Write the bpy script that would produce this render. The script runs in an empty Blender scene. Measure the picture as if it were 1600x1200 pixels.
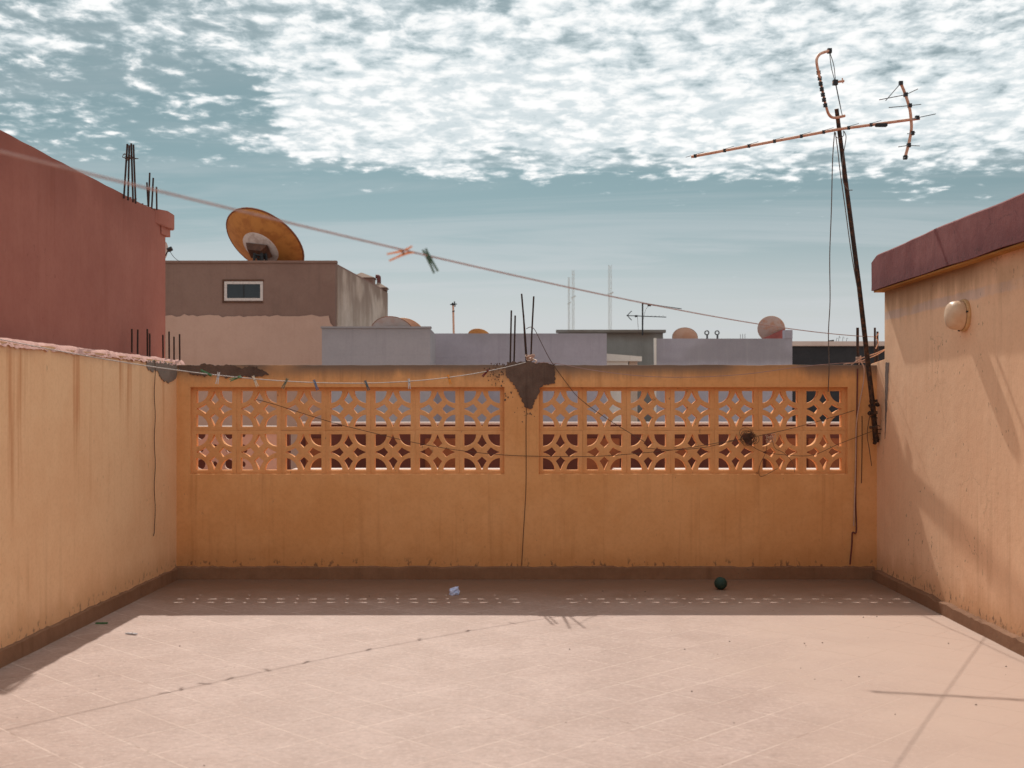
import bpy, bmesh, math, random
from mathutils import Vector, Matrix, noise as mnoise
R = math.radians
random.seed(7)
scene = bpy.context.scene
C = scene.collection

# ------------------------------------------------------------------ camera
F = 1835.0                      # focal length in photo pixels (1600 wide)
PX, PY, EYE = 780.0, 632.0, 1.5
cam = bpy.data.cameras.new('camera'); camo = bpy.data.objects.new('camera', cam); C.objects.link(camo)
camo.location = (0, 0, EYE); camo.rotation_euler = (R(90), 0, 0)
cam.sensor_width = 36; cam.lens = F / 1600 * 36
cam.shift_x = (800 - PX) / 1600; cam.shift_y = (PY - 600) / 1600
cam.clip_start = .05; cam.clip_end = 6000
cam.dof.use_dof = True; cam.dof.focus_distance = 11.5; cam.dof.aperture_fstop = 3.2
scene.camera = camo

# ------------------------------------------------------------------ sun and sky
SUNV = Vector((-.113, .951, 1.0)).normalized()        # towards the sun
elev = math.asin(SUNV.z); azim = math.atan2(SUNV.x, SUNV.y)
sun = bpy.data.lights.new('sun', 'SUN'); sun.energy = 2.65; sun.angle = R(.53); sun.color = (1, .93, .84)
suno = bpy.data.objects.new('sun', sun); C.objects.link(suno)
suno.rotation_euler = (-SUNV).to_track_quat('-Z', 'Y').to_euler()
scene.view_settings.view_transform = 'Standard'; scene.view_settings.look = 'None'
scene.view_settings.exposure = .48; scene.view_settings.gamma = 1
scene.view_settings.use_curve_mapping = False

class NT:
    """tiny node-tree writer"""
    def __init__(s, nt): s.nt = nt; s.l = nt.links
    def n(s, typ, **kw):
        nd = s.nt.nodes.new(typ)
        for k, v in kw.items(): setattr(nd, k, v)
        return nd
    def put(s, sock, v):
        if isinstance(v, bpy.types.NodeSocket): s.l.new(v, sock)
        elif isinstance(v, (tuple, list)) and len(v) == 3 and sock.type == 'RGBA': sock.default_value = (*v, 1)
        else: sock.default_value = v
    def math(s, op, a, b=0.0, c=None, clamp=False):
        m = s.n('ShaderNodeMath', operation=op, use_clamp=clamp); s.put(m.inputs[0], a); s.put(m.inputs[1], b)
        if c is not None: s.put(m.inputs[2], c)
        return m.outputs[0]
    def vmul(s, v, k):
        m = s.n('ShaderNodeVectorMath', operation='MULTIPLY'); s.put(m.inputs[0], v); m.inputs[1].default_value = k; return m.outputs[0]
    def vadd(s, v, k):
        m = s.n('ShaderNodeVectorMath', operation='ADD'); s.put(m.inputs[0], v); s.put(m.inputs[1], k); return m.outputs[0]
    def sep(s, v):
        m = s.n('ShaderNodeSeparateXYZ'); s.put(m.inputs[0], v); return m.outputs
    def comb(s, x, y, z):
        m = s.n('ShaderNodeCombineXYZ')
        for i, q in enumerate((x, y, z)): s.put(m.inputs[i], q)
        return m.outputs[0]
    def noise(s, v, scale, detail=4, rough=.55, dist=0, col=False):
        m = s.n('ShaderNodeTexNoise'); s.put(m.inputs['Vector'], v)
        m.inputs['Scale'].default_value = scale; m.inputs['Detail'].default_value = detail
        m.inputs['Roughness'].default_value = rough; m.inputs['Distortion'].default_value = dist
        return m.outputs['Color' if col else 'Fac']
    def vor(s, v, scale, feature='F1'):
        m = s.n('ShaderNodeTexVoronoi', feature=feature); s.put(m.inputs['Vector'], v); m.inputs['Scale'].default_value = scale
        return m.outputs['Distance']
    def step(s, v, a, b, lo=0.0, hi=1.0):
        m = s.n('ShaderNodeMapRange', interpolation_type='SMOOTHSTEP'); s.put(m.inputs[0], v)
        for i, q in enumerate((a, b, lo, hi)): s.put(m.inputs[i + 1], q)
        return m.outputs[0]
    def mix(s, f, a, b, blend='MIX'):
        m = s.n('ShaderNodeMix', data_type='RGBA', blend_type=blend); s.put(m.inputs[0], f); s.put(m.inputs[6], a); s.put(m.inputs[7], b)
        return m.outputs[2]
    def bump(s, h, strength=.3, dist=.01, normal=None):
        m = s.n('ShaderNodeBump'); s.put(m.inputs['Height'], h); m.inputs['Strength'].default_value = strength; m.inputs['Distance'].default_value = dist
        if normal is not None: s.put(m.inputs['Normal'], normal)
        return m.outputs[0]

world = bpy.data.worlds.new('World'); scene.world = world; world.use_nodes = True
wt = NT(world.node_tree); world.node_tree.nodes.clear()
sky = wt.n('ShaderNodeTexSky', sky_type='NISHITA'); sky.sun_disc = False
sky.sun_elevation = elev; sky.sun_rotation = azim; sky.air_density = 1.0; sky.dust_density = .6; sky.ozone_density = 1.5
tc = wt.n('ShaderNodeTexCoord').outputs['Generated']
dx, dy, dz = wt.sep(tc)
zz = wt.math('ADD', wt.math('MAXIMUM', dz, 0.0), .06)     # the layer curves down behind the horizon
ppx = wt.math('DIVIDE', dx, zz); ppy = wt.math('DIVIDE', dy, zz)
P2 = wt.comb(ppx, ppy, 0.0)                       # where the view ray meets the cloud layer
rad = wt.math('SQRT', wt.math('ADD', wt.math('MULTIPLY', ppx, ppx), wt.math('MULTIPLY', ppy, ppy)))
warp = wt.noise(P2, 3.5, 3, .6, col=True)
P3 = wt.vadd(wt.vmul(P2, (1.0, .86, 1.0)), wt.vmul(wt.vadd(warp, (-.5, -.5, -.5)), (.11, .07, 0)))
big = wt.noise(wt.vadd(P2, (3.7, 1.9, 0)), .9, 2, .5)
mid = wt.noise(wt.vadd(P2, (1.1, 7.3, 0)), 3.0, 3, .6)
cell = wt.math('ADD', wt.math('MULTIPLY', wt.vor(P3, 13.0, 'SMOOTH_F1'), .6), wt.math('MULTIPLY', wt.vor(P3, 25.0, 'SMOOTH_F1'), .42))
puff = wt.noise(P3, 12.0, 6, .62)
fine = wt.noise(P3, 40.0, 5, .66)
edgew = wt.math('ADD', ppy, wt.math('MULTIPLY', wt.math('SUBTRACT', mid, .5), 2.3))
edge = wt.math('MULTIPLY', wt.step(edgew, 4.35, 3.45), wt.step(rad, 6.5, 4.6))        # the sheet's far edge
left = wt.math('MAXIMUM', wt.step(wt.math('ADD', ppx, wt.math('MULTIPLY', wt.math('SUBTRACT', mid, .5), .7)), -.86, -.56), wt.step(ppy, 2.92, 2.62, .42, .86))
sheetc = wt.math('MULTIPLY', edge, left)
core = wt.step(wt.math('ABSOLUTE', wt.math('SUBTRACT', rad, 3.35)), .75, .15)          # thick middle of the sheet, carried round out of view to raise ambient light
cov = wt.math('SUBTRACT', wt.math('MULTIPLY', sheetc, 1.32), .62)
cov = wt.math('ADD', cov, wt.math('MULTIPLY', wt.math('SUBTRACT', big, .5), .6))
cov = wt.math('ADD', cov, wt.math('MULTIPLY', wt.math('MULTIPLY', core, left), .42))
cov = wt.math('ADD', cov, wt.math('MULTIPLY', wt.math('SUBTRACT', mid, .5), 1.05))
tex = wt.math('ADD', wt.math('MULTIPLY', wt.math('SUBTRACT', puff, .5), 1.75), wt.math('MULTIPLY', wt.math('SUBTRACT', fine, .5), 1.15))
tex = wt.math('SUBTRACT', tex, wt.math('MULTIPLY', wt.math('SUBTRACT', cell, .40), 1.75))
den = wt.math('ADD', cov, tex)
alpha = wt.step(den, .18, .80)
haze_a = wt.math('MULTIPLY', wt.step(den, -.05, .5), .26)
thick = wt.step(wt.math('ADD', tex, wt.math('MULTIPLY', den, .45)), -.05, .85)
ccol = wt.mix(thick, (4.9, 5.45, 5.65), (7.2, 7.25, 7.2))
# high thin veil
veil = wt.noise(wt.vadd(wt.vmul(P2, (.38, 1.5, 1)), (4.0, 2.0, 0)), .8, 6, .64, .9)
streak = wt.math('MULTIPLY', wt.step(veil, .42, .62), wt.step(dz, .03, .24, .95, .35))
bw = wt.n('ShaderNodeRGBToBW'); wt.put(bw.inputs[0], sky.outputs[0])
grey = wt.mix(1.0, bw.outputs[0], (.82, .945, .955), 'MULTIPLY')
base = wt.mix(.85, sky.outputs[0], grey)
low = wt.step(dz, .0, .20, 1.0, 0.0)
SKYK = wt.mix(low, (.35, .435, .45), (.64, .555, .535))
base = wt.mix(1.0, base, SKYK, 'MULTIPLY')
base = wt.mix(wt.math('MULTIPLY', streak, .6), base, (4.35, 4.6, 4.75))
base = wt.mix(wt.step(dz, .15, .02, 0.0, .8), base, (4.2, 4.35, 4.45))
skyc = wt.mix(haze_a, base, (5.8, 6.4, 6.6))
skyc = wt.mix(alpha, skyc, ccol)
bg = wt.n('ShaderNodeBackground'); wt.put(bg.inputs[0], skyc); bg.inputs[1].default_value = .10
wo = wt.n('ShaderNodeOutputWorld'); wt.l.new(bg.outputs[0], wo.inputs[0])

scene.render.engine = 'CYCLES'
scene.cycles.max_bounces = 6; scene.cycles.diffuse_bounces = 5; scene.cycles.glossy_bounces = 2

# ------------------------------------------------------------------ builders
def P(x, y, Y): return Vector(((x - PX) * Y / F, Y, EYE + (PY - y) * Y / F))
LOC = {}
def tag(o, label=None, cat=None, group=None, kind=None):
    if label: o['label'] = label
    if cat: o['category'] = cat
    if group: o['group'] = group
    if kind: o['kind'] = kind
    return o
def thing(name, loc, label, cat, group=None, rot=None):
    o = bpy.data.objects.new(name, None); C.objects.link(o); o.location = loc
    if rot is not None: o.rotation_euler = rot
    o.empty_display_size = .1
    LOC[o] = Vector(loc)
    return tag(o, label, cat, group)
def mesh_of(bm, name, m, smooth):
    bmesh.ops.recalc_face_normals(bm, faces=bm.faces)
    me = bpy.data.meshes.new(name); bm.to_mesh(me); bm.free()
    if m: me.materials.append(m)
    if smooth:
        me.shade_smooth()
        if smooth != 'all': me.set_sharp_from_angle(angle=R(40))
    return me
def obj(name, bm, m, parent=None, smooth=False, local=False, bevel=0):
    """link a bmesh as one object; vertices are in world space unless local"""
    loc = LOC.get(parent, Vector()) if parent else Vector()
    if bevel: bmesh.ops.bevel(bm, geom=[e for e in bm.edges], offset=bevel, segments=2, affect='EDGES', clamp_overlap=True)
    if parent and not local: bmesh.ops.translate(bm, verts=bm.verts, vec=-loc)
    o = bpy.data.objects.new(name, mesh_of(bm, name, m, smooth)); C.objects.link(o)
    if parent: o.parent = parent; LOC[o] = loc
    return o
def single(name, bm, m, label, cat, group=None, smooth=False, bevel=0):
    """a thing that is one mesh, origin at its base"""
    if bevel: bmesh.ops.bevel(bm, geom=[e for e in bm.edges], offset=bevel, segments=2, affect='EDGES', clamp_overlap=True)
    c = Vector((sum(v.co.x for v in bm.verts) / len(bm.verts), sum(v.co.y for v in bm.verts) / len(bm.verts), min(v.co.z for v in bm.verts)))
    bmesh.ops.translate(bm, verts=bm.verts, vec=-c)
    o = bpy.data.objects.new(name, mesh_of(bm, name, m, smooth)); C.objects.link(o); o.location = c
    return tag(o, label, cat, group)
def box(bm, x0, x1, y0, y1, z0, z1):
    r = bmesh.ops.create_cube(bm, size=1)['verts']
    for v in r: v.co = Vector(((x0 + x1) / 2 + v.co.x * (x1 - x0), (y0 + y1) / 2 + v.co.y * (y1 - y0), (z0 + z1) / 2 + v.co.z * (z1 - z0)))
    return r
def prism(bm, plan, z0, z1):
    """vertical prism over a plan polygon; z1 may be a list per corner"""
    a = [bm.verts.new((x, y, z0)) for x, y in plan]
    b = [bm.verts.new((x, y, z1[i] if isinstance(z1, (list, tuple)) else z1)) for i, (x, y) in enumerate(plan)]
    n = len(plan)
    bm.faces.new(a[::-1]); bm.faces.new(b)
    for i in range(n): bm.faces.new((a[i], a[(i + 1) % n], b[(i + 1) % n], b[i]))
def tube(bm, pts, r, n=6, r2=None):
    pts = [Vector(p) for p in pts]; m = len(pts)
    t0 = (pts[1] - pts[0]).normalized(); u = t0.orthogonal().normalized(); rings = []
    for i, p in enumerate(pts):
        t = ((pts[min(i + 1, m - 1)] - pts[max(i - 1, 0)])).normalized()
        u = (u - t * u.dot(t)).normalized(); w = t.cross(u)
        rr = r if r2 is None else r + (r2 - r) * i / (m - 1)
        rings.append([bm.verts.new(p + (u * math.cos(2 * math.pi * k / n) + w * math.sin(2 * math.pi * k / n)) * rr) for k in range(n)])
    for a, b in zip(rings, rings[1:]):
        for k in range(n): bm.faces.new((a[k], a[(k + 1) % n], b[(k + 1) % n], b[k]))
    bm.faces.new(rings[0][::-1]); bm.faces.new(rings[-1])
def lathe(bm, prof, n=32, M=Matrix()):
    """prof: (radius, height) pairs round local z"""
    rings = []
    for r, h in prof:
        if r < 1e-5: rings.append([bm.verts.new(M @ Vector((0, 0, h)))])
        else: rings.append([bm.verts.new(M @ Vector((r * math.cos(2 * math.pi * k / n), r * math.sin(2 * math.pi * k / n), h))) for k in range(n)])
    for a, b in zip(rings, rings[1:]):
        for k in range(n):
            k2 = (k + 1) % n
            if len(a) == 1: bm.faces.new((a[0], b[k2], b[k]))
            elif len(b) == 1: bm.faces.new((a[k], a[k2], b[0]))
            else: bm.faces.new((a[k], a[k2], b[k2], b[k]))
def smooth_path(pts, sub=6):
    """Catmull-Rom through the points"""
    pts = [Vector(p) for p in pts]; out = []
    q = [pts[0] * 2 - pts[1]] + pts + [pts[-1] * 2 - pts[-2]]
    for i in range(1, len(q) - 2):
        a, b, c, d = q[i - 1:i + 3]
        for k in range(sub):
            t = k / sub
            out.append(.5 * ((2 * b) + (c - a) * t + (2 * a - 5 * b + 4 * c - d) * t * t + (3 * b - a - 3 * c + d) * t ** 3))
    out.append(pts[-1]); return out
def sheet(loops, thick, bevel=0.0):
    """upright slab from outlines in (x, z), first loop outer, rest holes -> bmesh, centred on y = 0"""
    cu = bpy.data.curves.new('outline', 'CURVE'); cu.dimensions = '2D'; cu.fill_mode = 'BOTH'
    cu.extrude = thick / 2 - bevel; cu.bevel_depth = bevel; cu.bevel_resolution = 1
    for lp in loops:
        sp = cu.splines.new('POLY'); sp.points.add(len(lp) - 1); sp.use_cyclic_u = True
        for p, (x, z) in zip(sp.points, lp): p.co = (x, z, 0, 1)
    o = bpy.data.objects.new('outline', cu); C.objects.link(o)
    dg = bpy.context.evaluated_depsgraph_get(); dg.update()
    me = bpy.data.meshes.new_from_object(o.evaluated_get(dg))
    bm = bmesh.new(); bm.from_mesh(me); bmesh.ops.remove_doubles(bm, verts=bm.verts, dist=1e-5)
    bmesh.ops.transform(bm, matrix=Matrix.Rotation(R(90), 4, 'X'), verts=bm.verts)
    bpy.data.objects.remove(o); bpy.data.curves.remove(cu); bpy.data.meshes.remove(me)
    return bm
def ragged(pts, step=.02, amp=.006, seed=0):
    """closed outline with a torn edge"""
    out = []; n = len(pts); rr = random.Random(seed)
    for i in range(n):
        a, b = Vector(pts[i]), Vector(pts[(i + 1) % n]); L = (b - a).length; k = max(1, int(L / step))
        nrm = Vector((-(b - a).y, (b - a).x)).normalized() if L > 0 else Vector((0, 0))
        for j in range(k):
            p = a.lerp(b, j / k) + nrm * (mnoise.noise(Vector((p_ := (a.lerp(b, j / k)).x * 14, a.lerp(b, j / k).y * 14, seed))) * amp * 1.6 + rr.uniform(-amp, amp) * .6)
            out.append((p.x, p.y))
    return out
def copy_tree(o, parent=None):
    c = o.copy(); C.objects.link(c); c.parent = parent
    for ch in list(o.children): copy_tree(ch, c)
    return c

# ------------------------------------------------------------------ materials
def principled(name):
    m = bpy.data.materials.new(name); m.use_nodes = True; m.node_tree.nodes.clear()
    t = NT(m.node_tree); b = t.n('ShaderNodeBsdfPrincipled'); o = t.n('ShaderNodeOutputMaterial'); t.l.new(b.outputs[0], o.inputs[0])
    return m, t, b
def plaster(name, c0, c1, stain=(.25, .12, .05), streak=.35, topz=None, topw=.16, topc=(.16, .11, .08), topamt=.0, chips=.0,
            bump=.35, rough=.9, scale=1.0, rust=.0, band=None, basez=None, basec=(.3, .16, .08), baseamt=0, grain=1.0, chipc=(.16, .1, .07), crack=0.0):
    m, t, b = principled(name)
    pos = t.n('ShaderNodeNewGeometry').outputs['Position']; x, y, z = t.sep(pos)
    n1 = t.noise(pos, 1.1 * scale, 5, .62); n2 = t.noise(pos, 7 * scale, 3, .6)
    f = t.step(t.math('ADD', t.math('MULTIPLY', n1, .7), t.math('MULTIPLY', n2, .3)), .36, .64)
    col = t.mix(f, c0, c1)
    n3 = t.noise(pos, 45 * scale, 2, .6)
    col = t.mix(t.math('MULTIPLY', t.step(n3, .42, .70), .12 * grain), col, stain)
    if streak:
        sv = t.vmul(pos, (9 * scale, 9 * scale, .38 * scale))
        s1 = t.noise(sv, 1.0, 4, .65); s2 = t.noise(pos, .9, 2, .5)
        fa = t.math('MULTIPLY', t.step(s1, .52, .74), t.step(s2, .36, .62))
        col = t.mix(t.math('MULTIPLY', fa, streak), col, stain)
        col = t.mix(t.math('MULTIPLY', t.step(t.noise(t.vmul(pos, (24, 24, .8)), 1.0, 3, .6), .56, .78), streak * .5), col, stain)
    if band:
        fa = t.math('MULTIPLY', t.step(t.math('ABSOLUTE', t.math('SUBTRACT', t.math('ADD', z, t.math('MULTIPLY', n2, .03)), band)), .045, .022), t.step(n1, .35, .55))
        col = t.mix(t.math('MULTIPLY', fa, .55), col, (.62, .49, .47))
    if rust:
        s1 = t.noise(t.vmul(t.vadd(pos, (2.3, 5.1, 0)), (7, 7, .30)), 1.0, 3, .55)
        fa = t.math('MULTIPLY', t.step(s1, .56, .70), t.step(t.math('ADD', z, t.math('MULTIPLY', t.noise(t.vmul(pos, (3, 3, .2)), 1.0, 2), 1.6)), 1.75, 2.45))
        col = t.mix(t.math('MULTIPLY', fa, rust), col, (.50, .17, .05))
    if topz is not None:
        d = t.math('SUBTRACT', topz, z)
        wob = t.math('MULTIPLY', t.noise(t.vmul(pos, (5, 5, .7)), 1.0, 5, .7), topw * 2)
        fa = t.math('MULTIPLY', t.step(d, wob, 0.0), t.step(t.noise(pos, .9, 2, .5), .34, .52))
        col = t.mix(t.math('MULTIPLY', fa, topamt), col, topc)
    if basez is not None:
        d = t.math('SUBTRACT', z, basez)
        wob = t.math('MULTIPLY', t.noise(t.vmul(pos, (4, 4, 1)), 1.0, 5, .7), .5)
        col = t.mix(t.math('MULTIPLY', t.step(d, wob, 0.0), baseamt), col, basec)
        sp = t.math('MULTIPLY', t.step(t.noise(t.vmul(pos, (26, 26, 15)), 1.0, 3, .6), .57, .66), t.step(d, .10, .02))
        col = t.mix(t.math('MULTIPLY', sp, .75), col, chipc)
    chm = None
    if chips:
        cn = t.noise(t.vmul(pos, (30, 30, 17)), 1.0, 3, .55); cz = t.noise(pos, 1.7, 3, .6)
        chm = t.math('MULTIPLY', t.step(cn, .66, .71), t.step(cz, .50, .62))
        col = t.mix(t.math('MULTIPLY', chm, chips), col, chipc)
    ckm = None
    if crack:
        wv = t.vadd(pos, t.vmul(t.vadd(t.noise(pos, 5, 4, .6, col=True), (-.5, -.5, -.5)), (.25, .25, .25)))
        ck = t.vor(wv, 1.5, 'DISTANCE_TO_EDGE')
        ckm = t.math('MULTIPLY', t.step(ck, .006, .001), t.step(t.noise(pos, 1.2, 2), .52, .58))
        col = t.mix(t.math('MULTIPLY', ckm, crack), col, chipc)
    t.put(b.inputs['Base Color'], col); t.put(b.inputs['Roughness'], rough)
    b.inputs['Specular IOR Level'].default_value = .22
    h = t.math('ADD', t.math('MULTIPLY', t.noise(pos, 9, 4, .6), .8), t.math('MULTIPLY', t.noise(pos, 95, 1, .6), .22))
    h = t.math('ADD', h, t.math('MULTIPLY', t.noise(t.vmul(pos, (3.1, 3.1, 2)), 1.0, 2, .5), 1.6))
    if chm is not None: h = t.math('SUBTRACT', h, t.math('MULTIPLY', chm, .5))
    t.put(b.inputs['Normal'], t.bump(h, bump, .012))
    return m
def plain(name, c, rough=.6, metal=0.0, var=.25, spec=.4, sc=30, c2=None, amt=.8):
    m, t, b = principled(name)
    pos = t.n('ShaderNodeNewGeometry').outputs['Position']
    f = t.step(t.noise(pos, sc, 4, .65), .42, .66)
    dk = c2 or tuple(v * (1 - var) for v in c)
    t.put(b.inputs['Base Color'], t.mix(t.math('MULTIPLY', f, amt), c, dk))
    b.inputs['Roughness'].default_value = rough; b.inputs['Metallic'].default_value = metal; b.inputs['Specular IOR Level'].default_value = spec
    t.put(b.inputs['Normal'], t.bump(t.noise(pos, sc * 3, 3), .15, .003))
    return m

ochre = plaster('ochre_plaster', (.72, .357, .143), (.79, .418, .185), stain=(.42, .18, .06), streak=.5, topz=1.84, topw=.15, topamt=1.0, topc=(.2, .135, .1), chips=.35, bump=.28, basez=.1, baseamt=.35, basec=(.42, .19, .07))
ochre_left = plaster('ochre_plaster_weathered', (.83, .51, .285), (.88, .575, .335), stain=(.50, .25, .12), streak=.30, topz=1.86, topw=.10, topamt=.5, topc=(.42, .24, .15), rust=.65, chips=.3, bump=.3, basez=.1, baseamt=.45, basec=(.5, .24, .1))
ochre_right = plaster('salmon_plaster', (.85, .53, .335), (.90, .585, .38), stain=(.46, .25, .14), streak=.35, band=2.255, topz=2.48, topw=.34, topamt=.95, topc=(.27, .14, .065), chips=.8, bump=.3, basez=.1, baseamt=.6, basec=(.55, .28, .13), crack=.3)
ochre_block = plaster('breeze_block_paint', (.72, .357, .148), (.79, .418, .19), stain=(.36, .15, .045), streak=.3, chips=.5, bump=.5)
skirt_m = plaster('skirting_cement', (.215, .11, .062), (.27, .145, .085), stain=(.13, .065, .035), streak=.4, chips=.6, bump=.6)
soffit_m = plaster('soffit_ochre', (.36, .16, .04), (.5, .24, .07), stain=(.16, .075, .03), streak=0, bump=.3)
cement_dark = plaster('dark_cement', (.105, .066, .052), (.165, .112, .088), stain=(.06, .036, .028), streak=.6, bump=.8, scale=2)
cement_grey = plaster('grey_cement', (.2, .155, .13), (.26, .21, .175), stain=(.13, .095, .075), streak=.25, bump=.6, scale=2)
cement_smear_m = plaster('smeared_cement', (.17, .13, .115), (.21, .165, .145), stain=(.11, .08, .07), streak=.25, bump=.6, scale=2)
mortar_pink = plaster('pink_mortar', (.48, .255, .215), (.58, .34, .29), stain=(.32, .16, .12), streak=.1, bump=.9, scale=3)
red_m = plaster('dark_red_render', (.36, .133, .10), (.41, .163, .123), stain=(.26, .08, .05), streak=.5, bump=.3, scale=.6, topz=3.22, topw=.5, topamt=.5, topc=(.24, .08, .06), chips=.5, chipc=(.15, .05, .04))
maroon_m = plaster('maroon_paint', (.22, .075, .075), (.28, .11, .105), stain=(.12, .04, .045), streak=.5, topz=2.75, topw=.1, topamt=.0, basez=2.44, baseamt=.7, basec=(.13, .04, .045), bump=.35, crack=.6, chipc=(.07, .03, .03))
brown_m = plaster('brown_cement_render', (.245, .145, .115), (.285, .175, .14), stain=(.15, .1, .08), streak=.4, bump=.5, scale=.5)
pinkwall_m = plaster('pale_pink_render', (.53, .33, .255), (.58, .37, .29), stain=(.42, .25, .19), streak=.3, bump=.3, scale=.5)
mottled_m = plaster('mottled_cement', (.50, .37, .29), (.66, .53, .44), stain=(.24, .155, .115), streak=.55, topz=4.5, topw=1.5, topamt=.9, topc=(.25, .165, .125), bump=.5, scale=.5)
grey_m = plaster('grey_lavender_render', (.34, .315, .335), (.375, .345, .365), stain=(.2, .19, .21), streak=.4, topz=2.96, topw=.3, topamt=.4, topc=(.24, .22, .22), bump=.25, scale=.5)
lav_m = plaster('lavender_render', (.35, .32, .36), (.39, .355, .405), stain=(.22, .2, .24), streak=.4, topz=2.98, topw=.3, topamt=.4, topc=(.24, .22, .23), bump=.25, scale=.5)
lav_white = plaster('lavender_render_worn_white', (.35, .32, .365), (.40, .365, .41), stain=(.58, .56, .58), streak=.35, bump=.25, scale=.7, topz=2.55, topw=.2, topamt=.4, topc=(.2, .18, .18))
greyc_m = plaster('bare_grey_cement', (.22, .205, .185), (.27, .255, .23), stain=(.16, .145, .125), streak=.5, bump=.5, scale=.5, topz=3.2, topw=.2, topamt=.8, topc=(.17, .13, .1))
black_m = plaster('black_bitumen', (.035, .033, .036), (.05, .047, .05), stain=(.02, .02, .02), streak=.3, bump=.4)
white_m = plaster('whitewash', (.72, .66, .6), (.78, .72, .66), stain=(.5, .4, .33), streak=.3, bump=.3)
nred_m = plaster('oxblood_render', (.105, .034, .024), (.14, .046, .033), stain=(.09, .025, .02), streak=.4, bump=.3)
norange_m = plain('rust_orange_shutter', (.26, .07, .02), .6, sc=6)
coping_pink = plaster('pale_coping', (.62, .47, .41), (.7, .55, .48), stain=(.4, .27, .2), streak=.1, bump=.5)
rebar_m = plain('rusty_rebar', (.045, .03, .027), .75, .3, sc=60, c2=(.11, .045, .025), amt=.6)
mast_m = plain('rusty_dark_pipe', (.035, .025, .022), .6, .3, sc=25, c2=(.16, .07, .035), amt=.8)
pipe_m = plain('rust_red_pipe', (.15, .045, .04), .7)
boom_m = plain('orange_rusted_tube', (.68, .39, .27), .55, .1, sc=40, c2=(.45, .17, .09), amt=.7)
clip_m = plain('black_plastic', (.02, .02, .022), .5)
rod_m = plain('dull_aluminium', (.12, .12, .12), .45, .7)
cable_m = plain('grey_brown_cable', (.13, .10, .085), .6)
wire_m = plain('rusty_wire', (.11, .06, .04), .7, .2)
cable_pale = plain('pale_cable', (.62, .40, .30), .6)
line_m = plain('pink_line', (.40, .255, .235), .6)
line_grey = plain('grey_line', (.42, .36, .33), .6)
dish_rust = plain('rust_orange_dish', (.60, .255, .065), .6, .0, sc=3.5, c2=(.42, .15, .04), amt=.8)
dish_rim = plain('dark_rust_rim', (.25, .08, .035), .7, .1, sc=5)
dish_white = plain('dish_white_paint', (.82, .74, .71), .55, sc=9, c2=(.5, .38, .32), amt=.6)
dish_pale = plain('dish_pale_grey', (.48, .40, .37), .5, sc=4, c2=(.42, .17, .1), amt=.35)
dish_peach = plain('dish_peach', (.66, .40, .28), .5, sc=4, c2=(.52, .22, .11), amt=.45)
dish_blush = plain('dish_blush_rusted', (.52, .37, .32), .5, sc=5, c2=(.50, .17, .07), amt=.7)
dish_red = plain('dish_red_paint', (.34, .08, .07), .6, sc=6)
bracket_m = plain('brown_bracket', (.10, .045, .028), .65, .2, sc=8, c2=(.19, .08, .045))
lampshade_m = plain('aged_cream_plastic', (.68, .47, .31), .42, sc=12, c2=(.58, .36, .22), amt=.6)
lampring_m = plain('yellowed_ring', (.60, .36, .17), .5, sc=12)
glass_m = plain('dark_window_glass', (.02, .024, .03), .12, spec=.6, sc=3)
frame_m = plain('white_window_frame', (.68, .58, .54), .5)
ball_m = plain('dark_green_rubber', (.018, .045, .032), .7, sc=40)
paper_m = plain('bluish_white_plastic', (.55, .62, .85), .45, sc=30, c2=(.42, .52, .8))
PEG = {k: plain('peg_' + k, c, .45) for k, c in dict(orange=(.9, .30, .05), green=(.05, .16, .06), dark_green=(.035, .105, .05), white=(.6, .62, .66), cream=(.68, .58, .46),
       grey_green=(.16, .19, .14), blue=(.10, .16, .30), teal=(.06, .12, .15), amber=(.75, .30, .04), red=(.2, .03, .025)).items()}
spring_m = plain('peg_spring', (.12, .11, .1), .4, .8)
galv_m = plain('galvanised_lattice', (.66, .69, .70), .6, .1)
ground_m = plaster('dusty_ground', (.30, .22, .16), (.36, .27, .2), stain=(.22, .15, .1), streak=0, bump=.5)
debris_m = plain('dark_grit', (.06, .045, .04), .9)

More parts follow.
